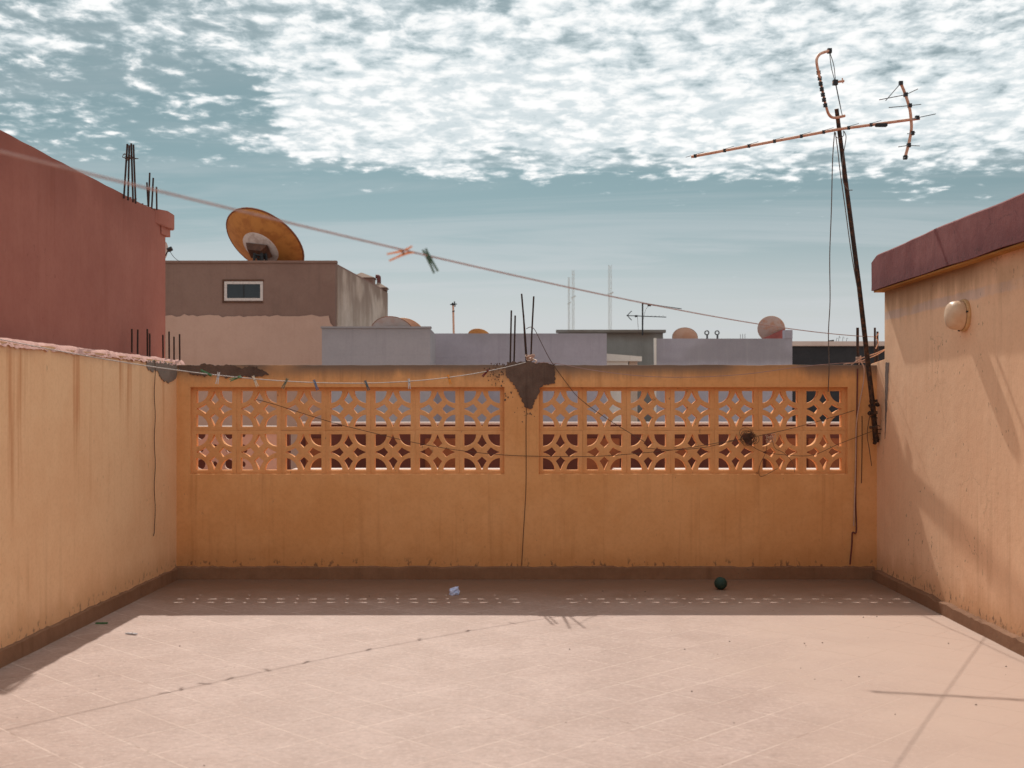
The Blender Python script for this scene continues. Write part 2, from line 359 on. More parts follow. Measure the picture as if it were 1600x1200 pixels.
# terracotta-pink floor tiles; a film of dust hides the joints towards the right-hand wall
def floor_col(t, pos, c0, c1, vary):
    x, y, z = t.sep(pos)
    n = t.noise(pos, 2.2, 5, .68); n2 = t.noise(t.vmul(pos, (1, 2.2, 1)), 13, 4, .72); n3 = t.noise(pos, 70, 2, .6)
    col = t.mix(t.step(n, .35, .66), c0, c1)
    col = t.mix(t.math('MULTIPLY', t.step(n2, .47, .66), .55), col, tuple(v * .76 for v in c0))
    col = t.mix(t.math('MULTIPLY', t.step(t.noise(pos, 26, 5, .7), .55, .75), .25), col, (.68, .55, .48))
    col = t.mix(t.math('MULTIPLY', t.step(n3, .55, .72), .30), col, tuple(v * .5 for v in c0))
    if vary:
        rnd = t.n('ShaderNodeObjectInfo').outputs['Random']
        col = t.mix(t.math('MULTIPLY', t.step(rnd, .1, 1.0), .22), col, tuple(v * .86 for v in c0))
    f1 = t.noise(t.vadd(t.vmul(pos, (1, 1.5, 1)), (3, 9, 0)), 38, 4, .7)
    col = t.mix(t.math('MULTIPLY', t.step(f1, .53, .66), .30), col, tuple(v * .72 for v in c0))
    col = t.mix(t.math('MULTIPLY', t.step(f1, .47, .35), .34), col, (.64, .49, .42))
    if not vary:
        jn = t.noise(t.vadd(pos, (1, 4, 0)), 3.2, 3, .6)
        col = t.mix(t.math('MULTIPLY', t.step(jn, .46, .60), .62), col, (.44, .31, .255))
        col = t.mix(t.math('MULTIPLY', t.step(t.noise(t.vadd(pos, (8, 2, 0)), 4.0, 3, .6), .62, .68), .8), col, (.24, .15, .11))
    dust = t.step(t.math('ADD', x, t.math('MULTIPLY', t.noise(pos, 1.3, 4), 2.2)), 1.6, 3.9)
    dust = t.math('MULTIPLY', dust, .92)
    spots = t.math('MULTIPLY', t.step(t.noise(t.vadd(pos, (7, 3, 0)), 5.5, 4, .65), .62, .76), .35)
    col = t.mix(spots, col, (.36, .245, .19))
    dcol = t.mix(n2, (.455, .32, .253), (.52, .376, .305))
    # parapet's shade painted brown into the floor, mixed with dirt at its foot
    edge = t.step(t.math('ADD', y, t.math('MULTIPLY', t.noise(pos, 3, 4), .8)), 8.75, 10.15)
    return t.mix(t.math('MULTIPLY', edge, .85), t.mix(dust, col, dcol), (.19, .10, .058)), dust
def floor_mat(name, c0, c1, vary, rough):
    m, t, b = principled(name)
    pos = t.n('ShaderNodeNewGeometry').outputs['Position']
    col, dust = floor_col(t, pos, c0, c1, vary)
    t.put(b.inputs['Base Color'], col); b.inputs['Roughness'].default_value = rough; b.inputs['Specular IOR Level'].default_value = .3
    h = t.math('ADD', t.noise(pos, 18, 3, .6), t.math('MULTIPLY', t.noise(pos, 120, 1), .3))
    t.put(b.inputs['Normal'], t.bump(h, .14, .006))
    return m
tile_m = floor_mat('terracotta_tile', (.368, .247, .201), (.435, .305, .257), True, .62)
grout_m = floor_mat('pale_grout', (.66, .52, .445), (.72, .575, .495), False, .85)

# ================================================================== SETTING
bm = bmesh.new()
for sx, sy in ((-1, -1), (1, -1), (1, 1), (-1, 1)): bm.verts.new((sx * 2500, sy * 2500 + 500, -7))
bm.faces.new(bm.verts); tag(obj('ground', bm, ground_m), kind='structure')

YB = 10.1
def bx(x): return (x - PX) * YB / F
def bz(y): return EYE + (PY - y) * YB / F
def lx(Y): return -2.775 - .0243 * (YB - Y)          # inner face of the left wall
def rx(Y): return 3.17 + .025 * (Y - 7.1)            # face of the house on the right
YN = -3.0
# terrace floor: grout bed with tiles laid on the diagonal
bm = bmesh.new(); prism(bm, [(lx(YN) - .1, YN - .1), (rx(YN) + .1, YN - .1), (rx(10.2) + .05, 10.2), (lx(10.2) - .1, 10.2)], -.25, -.00025)
floor = tag(obj('terrace_floor', bm, grout_m), kind='structure'); LOC[floor] = Vector()
def clip(poly, nx, ny, d):
    out = []
    for i in range(len(poly)):
        a, b = poly[i], poly[(i + 1) % len(poly)]
        fa, fb = nx * a[0] + ny * a[1] - d, nx * b[0] + ny * b[1] - d
        if fa <= 0: out.append(a)
        if (fa < 0) != (fb < 0) and fa != fb:
            k = fa / (fa - fb); out.append((a[0] + (b[0] - a[0]) * k, a[1] + (b[1] - a[1]) * k))
    return out
TP, TG, Q2 = .303, .0026, math.sqrt(.5)
tiles = []
for i in range(-40, 60):
    for j in range(-40, 60):
        u0 = 4.94 + TP * i; v0 = 6.124 + TP * j
        quad = [(u0 + TG, v0 + TG), (u0 + TP - TG, v0 + TG), (u0 + TP - TG, v0 + TP - TG), (u0 + TG, v0 + TP - TG)]
        full = [((u - v) * Q2, (u + v) * Q2) for u, v in quad]
        cx = sum(p[0] for p in full) / 4; cy = sum(p[1] for p in full) / 4
        if not (-3.6 < cx < 3.7 and YN - .3 < cy < 10.4): continue
        pl = full
        for nx, ny, d in ((-1, -.0243 * -1, 2.775 + .0243 * YB + .05), (1, -.025, 3.17 - .025 * 7.1 + .05), (0, 1, 10.15), (0, -1, -YN + .05)):
            pl = clip(pl, nx, ny, d)
            if len(pl) < 3: break
        if len(pl) < 3: continue
        area = .5 * abs(sum(pl[k][0] * pl[(k + 1) % len(pl)][1] - pl[(k + 1) % len(pl)][0] * pl[k][1] for k in range(len(pl))))
        if area < .0006: continue
        inview = cy > 4.7 and abs(cx / cy) < .47
        tiles.append((0 if inview else 1, -area / max(cy, .3) ** 3 if inview else cy, pl, len(pl) == 4 and abs(area - (TP - 2 * TG) ** 2) < 1e-5, cx, cy))
tiles.sort(key=lambda q: q[:2])
def tile_bm(bm, pl, dz=0.0):
    prism(bm, pl, -.012, .0 + dz)
full_mesh = None
rr = random.Random(3); rest = bmesh.new()
for k, (_, _, pl, full, cx, cy) in enumerate(tiles):
    dz = rr.uniform(-.0001, .0001)
    if k < 300:
        if full:
            if full_mesh is None:
                b2 = bmesh.new(); prism(b2, [(p[0] - cx, p[1] - cy) for p in pl], -.012, 0)
                full_mesh = mesh_of(b2, 'tile', tile_m, False)
            o = bpy.data.objects.new('tile', full_mesh); C.objects.link(o); o.parent = floor; o.location = (cx, cy, dz)
        else:
            b2 = bmesh.new(); prism(b2, [(p[0] - cx, p[1] - cy) for p in pl], -.012, 0)
            o = bpy.data.objects.new('tile', mesh_of(b2, 'tile', tile_m, False)); C.objects.link(o); o.parent = floor; o.location = (cx, cy, dz)
        o.rotation_euler = (0, 0, 0)
    else: tile_bm(rest, pl, dz)
if rest.verts: tag(obj('tiles', rest, tile_m, floor), kind='stuff')
print('tiles', len(tiles))

# ================================================================== TERRACE WALLS
def rough_strip(face, y0, y1, z0, z1, depth, side, seed, step=.05, amp=.012):
    """skirting along a wall whose face is x = face(Y) (side +-1 = outwards); broken top edge"""
    bm = bmesh.new(); n = int((y1 - y0) / step); rows = []
    for i in range(n + 1):
        Y = y0 + (y1 - y0) * i / n; X = face(Y)
        nz = mnoise.noise(Vector((Y * 5, seed, 0))) * amp + mnoise.noise(Vector((Y * 23, seed, 4))) * amp * .7
        nd = mnoise.noise(Vector((Y * 3, seed, 9))) * .004
        rows.append([bm.verts.new(v) for v in ((X - side * .03, Y, z0), (X + side * (depth + nd), Y, z0), (X + side * (depth + nd - .004), Y, z1 + nz - .006), (X + side * (depth + nd - .012), Y, z1 + nz), (X - side * .03, Y, z1 + nz + .004))])
    for a, b in zip(rows, rows[1:]):
        for k in range(4): bm.faces.new((a[k], a[k + 1], b[k + 1], b[k]))
    bm.faces.new(rows[0]); bm.faces.new(rows[-1][::-1])
    return bm

# --- back parapet with the two breeze-block screens
W = thing('parapet_wall', (0.2, YB, 0), 'ochre parapet wall across the end of the terrace with two rows of pierced breeze blocks', 'wall')
XL0, XL1, XR0, XR1 = bx(297), bx(788), bx(842), bx(1325)
ZO0, ZO1, ZT = bz(741), bz(605), 1.835
rr = random.Random(5)
top = []
for k in range(121):
    X = -2.95 + 6.5 * k / 120
    top.append((X, ZT + mnoise.noise(Vector((X * 3, 0, 1))) * .006 + mnoise.noise(Vector((X * 14, 3, 1))) * .004))
outer = [(-2.95, -.1)] + [(3.55, -.1)] + top[::-1]
def hole(x0, x1): return [(x0 - .004, ZO0 - .004), (x1 + .004, ZO0 - .004), (x1 + .004, ZO1 + .004), (x0 - .004, ZO1 + .004)]
bm = sheet([outer, hole(XL0, XL1), hole(XR0, XR1)], .22, .005)
bmesh.ops.translate(bm, verts=bm.verts, vec=(0, YB + .11, 0))
obj('wall', bm, ochre, W, smooth=True)
# one breeze block: quarter-disc corners, four curved diamonds
S, R1 = .1565, .107
def block_loops():
    H = .1912; HZ = .1852
    lo = [[(-H, -HZ), (H, -HZ), (H, HZ), (-H, HZ)]]
    for sx in (-1, 1):
        for sz in (-1, 1):
            lo.append([(sx * S, sz * S)] + [(sx * (S - R1 * math.cos(a)), sz * (S - R1 * math.sin(a))) for a in [math.pi / 2 * k / 9 for k in range(10)]])
    up = [(-.1535, .0035), (-.128, .0135), (-.101, .0275), (-.076, .0445)]      # bowed flank of one diamond
    kite = up + [(-.037, 0)] + [(x, -z) for x, z in up[::-1]]
    for q in range(4):
        c, s = (1, 0, -1, 0)[q], (0, 1, 0, -1)[q]
        lo.append([(x * c - z * s, x * s + z * c) for x, z in kite])
    return lo
bm = sheet(block_loops(), .073, .0016)
block_me = mesh_of(bm, 'breeze_block', ochre_block, True)
rr = random.Random(11)
for x0, x1 in ((XL0, XL1), (XR0, XR1)):
    p = (x1 - x0) / 7
    for i in range(7):
        for j in range(2):
            o = bpy.data.objects.new('breeze_block', block_me); C.objects.link(o); o.parent = W
            pz = (ZO1 - ZO0) / 2
            o.location = Vector((x0 + p * (i + .5), YB + .093 + rr.uniform(-.001, .001), ZO0 + pz * (j + .5))) - LOC[W]
            o.rotation_euler = (rr.uniform(-.002, .002), rr.uniform(-.006, .006) + (math.pi * rr.randint(0, 1)), rr.uniform(-.002, .002))
            o.scale = (p / .386, 1, pz / .374)
# skirting along its foot
bm = rough_strip(lambda q: 0, -2.86, 3.22, -.02, .107, .04, 1, 3, step=.04)
for v in bm.verts: v.co = Vector((v.co.y, YB - v.co.x, v.co.z))
obj('skirting', bm, skirt_m, W)
# dark cement patches
def wall_patch(name, px, m, parent, Y=YB, th=.012, seed=1, amp=.013, step=.012):
    pts = [((x - PX) * Y / F, EYE + (PY - y) * Y / F) for x, y in px]
    bm = sheet([ragged(pts, step, amp, seed)], th, 0)
    bmesh.ops.translate(bm, verts=bm.verts, vec=(0, Y - th / 2 + .003, 0)); return obj(name, bm, m, parent)
wall_patch('cement_patch', [(792, 567), (812, 565), (840, 566), (868, 568), (867, 597), (852, 601), (843, 606), (839, 616), (836, 630), (829, 637), (820, 635), (815, 625), (811, 613), (803, 603), (795, 594), (790, 581)], cement_dark, W, seed=2)
wall_patch('cement_patch', [(280, 571), (330, 570), (385, 573), (402, 572), (420, 584), (412, 589), (380, 590), (340, 588), (300, 585), (284, 580)], cement_dark, W, seed=4)
bm = bmesh.new(); rq = random.Random(31)
for k in range(155):
    if k < 140: x_, y_ = rq.gauss(783, 13), 568 + 60 * rq.random() ** 1.4
    else: x_, y_ = rq.gauss(824, 9), rq.uniform(636, 660)
    if (788 < x_ < 845 and y_ < 604) or (x_ < 788 and y_ > 603): continue
    s_ = rq.uniform(.0015, .006) * rq.uniform(.6, 1.4); n_ = 7
    a_ = [bm.verts.new((bx(x_) + s_ * rq.uniform(.4, 1.5) * math.cos(6.283 * q / n_), YB - .0035, bz(y_) + s_ * rq.uniform(.5, 2.0) * math.sin(6.283 * q / n_))) for q in range(n_)]
    f_ = bm.faces.new(a_); g_ = bmesh.ops.extrude_face_region(bm, geom=[f_]); bmesh.ops.translate(bm, verts=[e for e in g_['geom'] if isinstance(e, bmesh.types.BMVert)], vec=(0, .006, 0))
tag(obj('cement_splatter', bm, cement_dark, W), kind='stuff')
# mortar lumps on top of the pillar, stub of mortar against the house
bm = bmesh.new()
for k in range(9):
    X = bx(800) + (bx(862) - bx(800)) * (k + .5) / 9
    r = bmesh.ops.create_icosphere(bm, subdivisions=2, radius=1)['verts']
    for v in r:
        q = v.co * (1 + .35 * mnoise.noise(v.co * 2 + Vector((k, 0, 0))))
        v.co = Vector((X + q.x * .035, YB + .07 + q.y * .06, ZT + q.z * rr.uniform(.010, .02)))
obj('mortar_lump', bm, cement_dark, W)
def rebar(pts, parent, r=.0075, m=rebar_m):
    bm = bmesh.new()
    pts = [Vector(p) for p in pts]
    path = []
    for a, b in zip(pts, pts[1:]):
        n = max(1, int((b - a).length / .02)); path += [a.lerp(b, k / n) for k in range(n)]
    path.append(pts[-1])
    tube(bm, path, r, 6)
    for i, v in enumerate(bm.verts):                       # ribs
        pass
    return obj('rebar', bm, m, parent, smooth=True)
YR = YB + .09
for px in ([(797, 575), (799, 485)], [(803, 575), (805, 493)], [(824, 575), (821, 530), (815, 459)], [(823, 575), (820, 530), (818, 492)], [(829, 575), (831, 520), (834, 463)]):
    rebar([P(x, y, YR) for x, y in px], W)
for px in ([(1341, 572), (1340, 540), (1340, 512)],): rebar([P(x, y, YR) for x, y in px], W, .012)
for px in ([(1367, 570), (1367, 512)], [(1371, 570), (1371, 518)]): rebar([P(x, y, YR + .1) for x, y in px], W, .009)

# --- left wall
A = thing('side_wall', (lx(6), 6, 0), 'tall peach plastered wall along the left side of the terrace, streaked with rust', 'wall')
bm = bmesh.new()
n = 60; rows = []
for i in range(n + 1):
    Y = YN + (10.32 - YN) * i / n; X = lx(Y); w = mnoise.noise(Vector((Y * 1.1, 2, 0))) * .006
    ztop = 1.862 + mnoise.noise(Vector((Y * 2.5, 5, 0))) * .012
    rows.append([bm.verts.new(v) for v in ((X - .3, Y, -.2), (X + w, Y, -.2), (X + w, Y, .9), (X + w, Y, ztop), (X - .3, Y, ztop))])
for a, b in zip(rows, rows[1:]):
    for k in range(5): bm.faces.new((a[k], a[(k + 1) % 5], b[(k + 1) % 5], b[k]))
bm.faces.new(rows[0]); bm.faces.new(rows[-1][::-1])
obj('wall', bm, ochre_left, A, smooth=True)
obj('skirting', rough_strip(lx, YN, 10.08, -.02, .10, .026, 1, 8), skirt_m, A)
# lumpy mortar along the top
bm = bmesh.new(); ny, nx = 560, 12; grid = []
for i in range(ny + 1):
    Y = 3.0 + (10.34 - 3.0) * i / ny; row = []
    for j in range(nx + 1):
        q = j / nx
        over = mnoise.noise(Vector((Y * 6, 1, 0))) * .012 + mnoise.noise(Vector((Y * 25, 1, 3))) * .008
        X = lx(Y) + .010 + over - q * .26
        h = 1.868 + .018 * min(1, q * 5) + .014 * q + mnoise.noise(Vector((X * 9, Y * 5, 0))) * .009 + mnoise.noise(Vector((X * 30, Y * 22, 5))) * .006
        if j == 0: h -= .030 + .015 * mnoise.noise(Vector((Y * 18, 6, 0)))
        row.append(bm.verts.new((X, Y, h)))
    grid.append(row)
for a, b in zip(grid, grid[1:]):
    for k in range(nx): bm.faces.new((a[k], a[k + 1], b[k + 1], b[k]))
obj('mortar_coping', bm, mortar_pink, A, smooth='all')
# grey cement patch in the far corner of the wall
pts = [(9.28, 1.845), (9.30, 1.79), (9.45, 1.76), (9.55, 1.79), (9.62, 1.73), (9.75, 1.69), (9.9, 1.68), (10.05, 1.72), (10.09, 1.76), (10.09, 1.85)]
bm = sheet([ragged(pts, .018, .012, 3)], .012, 0)
for v in bm.verts: v.co = Vector((lx(v.co.x) + .002 + v.co.y, v.co.x, v.co.z))
obj('cement_patch', bm, cement_grey, A)
for x, y0, y1, q in ((206, 514, 545, .17), (215, 515, 548, .14), (230.5, 514, 556, .09), (234, 521, 556, .07), (255, 523, 560, .10), (264.5, 518, 560, .06), (272, 526, 564, .04), (281, 522, 563, .045)):
    # each bar stands in the wall, q metres behind its face
    Y = 9.0
    for _ in range(30): Y = (lx(min(Y, 10.25)) - q) * F / (x - PX)
    Y = min(Y, 10.28)
    rebar([P(x, y1 + 6, Y), P(x + rr.uniform(-.6, .6), y0, Y)], A, .008)

# --- house on the right
H = thing('roof_house', (rx(8) + 1.5, 8, 0), 'salmon stair house on the right with an overhanging maroon roof slab', 'building')
bm = bmesh.new(); n = 40
YH = 9.87
rows = []
for i in range(n + 1):
    Y = YN + (YH - YN) * i / n; X = rx(Y); w = mnoise.noise(Vector((Y * 1.3, 12, 0))) * .0008
    rows.append([bm.verts.new(v) for v in ((X + w, Y, -.2), (X + w, Y, 2.47), (X + 4, Y, 2.47), (X + 4, Y, -.2))])
for a, b in zip(rows, rows[1:]):
    for k in range(4): bm.faces.new((a[k], a[(k + 1) % 4], b[(k + 1) % 4], b[k]))
bm.faces.new(rows[0]); bm.faces.new(rows[-1][::-1])
obj('wall', bm, ochre_right, H, smooth=True)
bm = bmesh.new(); prism(bm, [(rx(9.86) + .004, 9.86), (3.9, 9.86), (3.9, YB + .2), (rx(10.1) + .006, YB + .2)], -.2, [1.885, 1.885, 1.86, 1.855])
obj('corner_pier', bm, ochre_right, H, bevel=.008)
# slab
OV = .088
bm = bmesh.new(); n = 90; rows = []
for i in range(n + 1):
    Y = YN - .1 + (9.95 - YN + .1) * i / n; X = rx(Y) - OV + mnoise.noise(Vector((Y * 1.7, 22, 0))) * .006
    zt = 2.755 + mnoise.noise(Vector((Y * .9, 2, 7))) * .014 + mnoise.noise(Vector((Y * 5, 2, 7))) * .005; zb = 2.462 + mnoise.noise(Vector((Y * 2, 5, 7))) * .006
    d = 9.95 - Y
    if d < .16: zt -= (.16 - d) ** 1.4 * .55
    rows.append([bm.verts.new(v) for v in ((X, Y, zb), (X + .002, Y, zb + .05), (X, Y, zt - .012), (X + .012, Y, zt), (X + 4.2, Y, zt), (X + 4.2, Y, zb))])
for a, b in zip(rows, rows[1:]):
    for k in range(6): bm.faces.new((a[k], a[(k + 1) % 6], b[(k + 1) % 6], b[k]))
bm.faces.new(rows[0]); bm.faces.new(rows[-1][::-1])
obj('roof_slab', bm, maroon_m, H, smooth=True)
bm = bmesh.new(); prism(bm, [(rx(YN) - OV + .014, YN), (rx(YN) + .05, YN), (rx(9.93) + .05, 9.93), (rx(9.93) - OV + .014, 9.93)], 2.446, 2.458)
obj('soffit', bm, soffit_m, H)
obj('skirting', rough_strip(rx, YN, 10.06, -.02, .085, .05, -1, 17), skirt_m, H)
# grey cement smear down the joint with the parapet
pts = [(9.74, 1.85), (9.835, 1.855), (9.85, 1.7), (9.855, 1.3), (9.86, 1.21), (9.835, 1.3), (9.79, 1.55)]
bm = sheet([ragged(pts, .02, .006, 9)], .008, 0)
for v in bm.verts: v.co = Vector((rx(v.co.x) + .001 + v.co.y, v.co.x, v.co.z))
obj('cement_smear', bm, cement_smear_m, H)
# wall behind the camera closes the terrace
bm = bmesh.new(); box(bm, -3.4, 3.6, YN - .25, YN, -.2, 1.9)
single('end_wall', bm, ochre_left, 'ochre wall closing the near end of the terrace behind the viewer', 'wall')

# --- bulkhead lamp
lz, lY = 2.11, 8.05
L = thing('wall_lamp', (rx(lY), lY, lz), 'round cream bulkhead lamp on the salmon wall under the maroon slab', 'lamp')
ML = Matrix.Translation((rx(lY), lY, lz)) @ Matrix.Rotation(R(-90), 4, 'Y')
bm = bmesh.new(); lathe(bm, [(0, -.004), (.108, -.004), (.112, .004), (.112, .018), (.106, .026), (.0, .026)], 40, ML); obj('base_ring', bm, lampring_m, L, smooth=True)
bm = bmesh.new(); lathe(bm, [(.090, .024), (.1, .030), (.1005, .045), (.098, .075), (.091, .1), (.078, .115), (.05, .125), (.0, .128)], 40, ML); sh = obj('lamp_shade', bm, lampshade_m, L, smooth=True)
bm = bmesh.new()
bm.free()
for k, a in enumerate((40, 160, 280)):
    bm = bmesh.new(); vs = box(bm, -.008, .008, -.005, .005, .0, .012)
    for v in vs: v.co = ML @ (Matrix.Rotation(R(a), 4, 'Z') @ (v.co + Vector((.104, 0, .022))))
    obj('clip', bm, clip_m, L)

# --- red house on the left
def redx(Y): return lx(Y) - .25
RH = thing('red_house', (-5.5, 7, -7), 'dark red rendered house rising above the left wall with steel bars on its roof edge', 'building')
bm = bmesh.new(); prism(bm, [(redx(YN), YN), (redx(10.6), 10.6), (-8, 10.75), (-8, YN)], -7, 3.2)
bmesh.ops.subdivide_edges(bm, edges=[e for e in bm.edges if abs((e.verts[0].co - e.verts[1].co).y) > 5], cuts=80, use_grid_fill=True)
for v in bm.verts:
    if v.co.z > 3: v.co.z += mnoise.noise(Vector((v.co.y * 2.4, 3, 3))) * .012 + mnoise.noise(Vector((v.co.y * 9, 3, 3))) * .005
obj('wall', bm, red_m, RH)
bm = bmesh.new(); prism(bm, [(redx(10.3), 10.30), (redx(10.3) + .045, 10.55), (redx(10.6) + .045, 10.74), (-3.4, 10.74), (-3.4, 10.30)], 3.09, [3.22, 3.245, 3.235, 3.22, 3.24])
obj('corner_block', bm, red_m, RH, bevel=.008)
bm = bmesh.new(); prism(bm, [(redx(10.45) + .012, 10.45), (redx(10.6) + .022, 10.68), (-3.3, 10.68), (-3.3, 10.45)], 3.02, 3.095)
obj('corner_ledge', bm, red_m, RH)
bm = bmesh.new()
for k in range(14):
    r = bmesh.ops.create_icosphere(bm, subdivisions=1, radius=rr.uniform(.012, .028))['verts']; Yk = 9.75 + .8 * k / 14
    for v in r: v.co += Vector((redx(Yk) - .02 - rr.uniform(0, .1), Yk, 3.205 + rr.uniform(-.005, .014)))
obj('rubble', bm, red_m, RH)
for px in ([(193.5, 310), (199, 225)], [(200, 313), (202, 227)], [(208, 316), (205, 224)], [(212, 318), (208.5, 226)]):
    Yk = 9.5; rebar([P(x, y, Yk) for x, y in px], RH, .0085)
for px in ([(232, 328), (229.5, 285)], [(232, 326), (234, 270)], [(237, 327), (239.5, 278)], [(245, 328), (244.5, 292)], [(224, 326), (222.5, 318)]):
    rebar([P(x, y, 10.3) for x, y in px], RH, .0085)
bm = bmesh.new()
for k in range(6):
    c = P(202 + rr.uniform(-6, 7), 244 + rr.uniform(-4, 6), 9.5); tube(bm, smooth_path([c + Vector((rr.uniform(-.05, .05), rr.uniform(-.03, .03), rr.uniform(-.02, .02))) for _ in range(4)], 4), .0025, 4)
obj('tie_wire', bm, wire_m, RH)

# ================================================================== TOWN BEYOND
# next terrace, seen through the screens
bm = bmesh.new(); box(bm, -6, 9, 10.45, 14.4, -7, .55); tag(obj('neighbour_roof', bm, coping_pink), kind='structure')
NP = thing('oxblood_parapet', (0, 14, .55), 'low oxblood parapet with pale coping and rust orange shutters, seen through the pierced blocks', 'wall')
bm = bmesh.new(); box(bm, -2.35, 8.5, 13.9, 14.2, .4, 1.26); obj('wall', bm, nred_m, NP)
bm = bmesh.new()
bm2 = box(bm, -2.4, 8.5, 13.86, 14.26, 1.262, 1.29); obj('coping', bm, coping_pink, NP, bevel=.01)
for x0, x1 in ((664, 716), (912, 968), (1050, 1075), (1196, 1245), (1262, 1318), (478, 503)):
    bm = bmesh.new(); box(bm, (x0 - PX) * 13.9 / F, (x1 - PX) * 13.9 / F, 13.87, 13.95, .5, 1.10); obj('shutter', bm, norange_m, NP, bevel=.008)
bm = bmesh.new(); box(bm, -2.3, .02, 12.95, 13.25, .4, .785)
single('kerb_ledge', bm, coping_pink, 'pale sunlit kerb at the foot of the oxblood parapet, behind the left screen', 'kerb', 'kerbs on the next terrace', bevel=.01)
bm = bmesh.new(); box(bm, 1.27, 8.5, 12.95, 13.25, .4, .785)
single('kerb_ledge', bm, coping_pink, 'pale sunlit kerb at the foot of the oxblood parapet, behind the right screen', 'kerb', 'kerbs on the next terrace', bevel=.01)
# pale screen wall with round holes, far left behind the first blocks
PW = thing('pale_screen_wall', (-3, 12.6, .55), 'pale pink wall with round pierced openings behind the left end of the screen', 'wall')
hs = []
for i in range(5):
    for j in range(4):
        cx, cz = -3.42 + i * .15 + .075, .62 + j * .16 + .08; rad = .055 if (i + j) % 2 == 0 else .034
        hs.append([(cx + rad * math.cos(a), cz + rad * math.sin(a)) for a in [2 * math.pi * k / 14 for k in range(14)]])
bm = sheet([[(-5, .4), (-2.3, .4), (-2.3, 1.22), (-5, 1.22)]] + hs, .09, 0); bmesh.ops.translate(bm, verts=bm.verts, vec=(0, 12.6, 0)); obj('wall', bm, pinkwall_m, PW)
bm = bmesh.new(); box(bm, -5.1, -2.28, 12.52, 12.7, 1.222, 1.27); obj('coping', bm, white_m, PW, bevel=.008)
bm = bmesh.new(); box(bm, -5, -2.36, 13.2, 13.3, .5, 1.2); obj('inner_wall', bm, nred_m, PW)

def bpt(x, y, Y): p = P(x, y, Y); return p
# brown and pink house with the great dish
BY, BX1, BZ = 25.0, (524 - PX) * 25 / F, EYE + (PY - 411) * 25 / F
BXF, BYF = (605 - PX) * 31.2 / F, 31.2
BH = thing('brown_house', (-7, 28, -7), 'brown cement house with pale pink lower wall and a small white window', 'building')
bm = bmesh.new(); prism(bm, [(-13, BY), (BX1, BY), (BXF, BYF), (-13, BYF)], -7, BZ); obj('wall', bm, brown_m, BH)
bm = bmesh.new(); prism(bm, [(-13.1, BY - .03), (BX1 + .03, BY - .03), (BX1 + .03, BY + .16), (-13.1, BY + .16)], BZ + .002, BZ + .05); obj('roof_edge', bm, brown_m, BH)
zp = EYE + (PY - 494) * BY / F
bm = sheet([ragged([(-12.9, -7), (BX1 - .02, -7), (BX1 - .02, zp - .25), (BX1 - .12, zp - .15), (BX1 - .14, zp), (-12.9, zp)], .09, .025, 6)], .05, 0)
bmesh.ops.translate(bm, verts=bm.verts, vec=(0, BY - .027, 0)); obj('pink_render', bm, pinkwall_m, BH)
dv = Vector((BXF - BX1, BYF - BY, 0)).normalized(); nv = Vector((dv.y, -dv.x, 0))
bm = bmesh.new(); a = Vector((BX1, BY, 0)) + dv * .12; b = Vector((BXF, BYF, 0)) - dv * .02
prism(bm, [tuple(a.xy), tuple((a + nv * .02).xy), tuple((b + nv * .02).xy), tuple(b.xy)], -7, BZ - .05); obj('side_render', bm, mottled_m, BH)
# window
wx0, wx1, wz0, wz1 = [(q - PX) * BY / F for q in (351, 411)] + [EYE + (PY - q) * BY / F for q in (470, 440)]
bm = bmesh.new()
for q in ((wx0, wx1, wz0, wz0 + .055), (wx0, wx1, wz1 - .055, wz1), (wx0, wx0 + .055, wz0 + .055, wz1 - .055), (wx1 - .055, wx1, wz0 + .055, wz1 - .055)): box(bm, q[0], q[1], BY - .03, BY + .03, q[2], q[3])
wf = obj('window', bm, frame_m, BH)
bm = bmesh.new(); box(bm, wx0 + .05, wx1 - .05, BY - .012, BY + .01, wz0 + .05, wz1 - .05); obj('pane', bm, glass_m, wf)
bm = bmesh.new(); xm = (wx0 + wx1) / 2; box(bm, xm - .012, xm + .012, BY - .02, BY + .02, wz0 + .05, wz1 - .05); obj('glazing_bar', bm, clip_m, wf)
bm = bmesh.new()
for q in ((wx0 - .045, wx1 + .02, wz1 + .002, wz1 + .045), (wx0 - .045, wx0 - .002, wz0 - .02, wz1), (wx0 - .045, wx1 + .01, wz0 - .045, wz0 - .022)): box(bm, q[0], q[1], BY - .022, BY + .02, q[2], q[3])
obj('window_surround', bm, bracket_m, BH)
# capped flues standing on the side wall, and a bent pipe
for x0, x1, yt, Y, w in ((548, 583, 425, 29.5, .55), (581, 603, 441, 30.6, .5)):
    xa, xb = (x0 - PX) * Y / F, (x1 - PX) * Y / F; zt = EYE + (PY - yt) * Y / F
    bm = bmesh.new(); box(bm, xa, xb, Y, Y + w, BZ - .02, zt - .14); bb = obj('flue_stack', bm, brown_m, BH)
    bm = bmesh.new(); v = [bm.verts.new(q) for q in ((xa - .04, Y - .04, zt - .14), (xb + .04, Y - .04, zt - .14), (xb + .04, Y + w + .04, zt - .14), (xa - .04, Y + w + .04, zt - .14), (xa + (xb - xa) * .42, Y + w / 2, zt + .02))]
    bm.faces.new(v[:4])
    for k in range(4): bm.faces.new((v[k], v[(k + 1) % 4], v[4]))
    obj('cap', bm, mottled_m, bb)
bm = bmesh.new(); tube(bm, smooth_path([P(592, 448, 31), P(592, 436, 31), P(591, 432.5, 31), P(587, 432, 31)], 5), .055, 8); obj('vent_pipe', bm, pipe_m, BH, smooth=True)

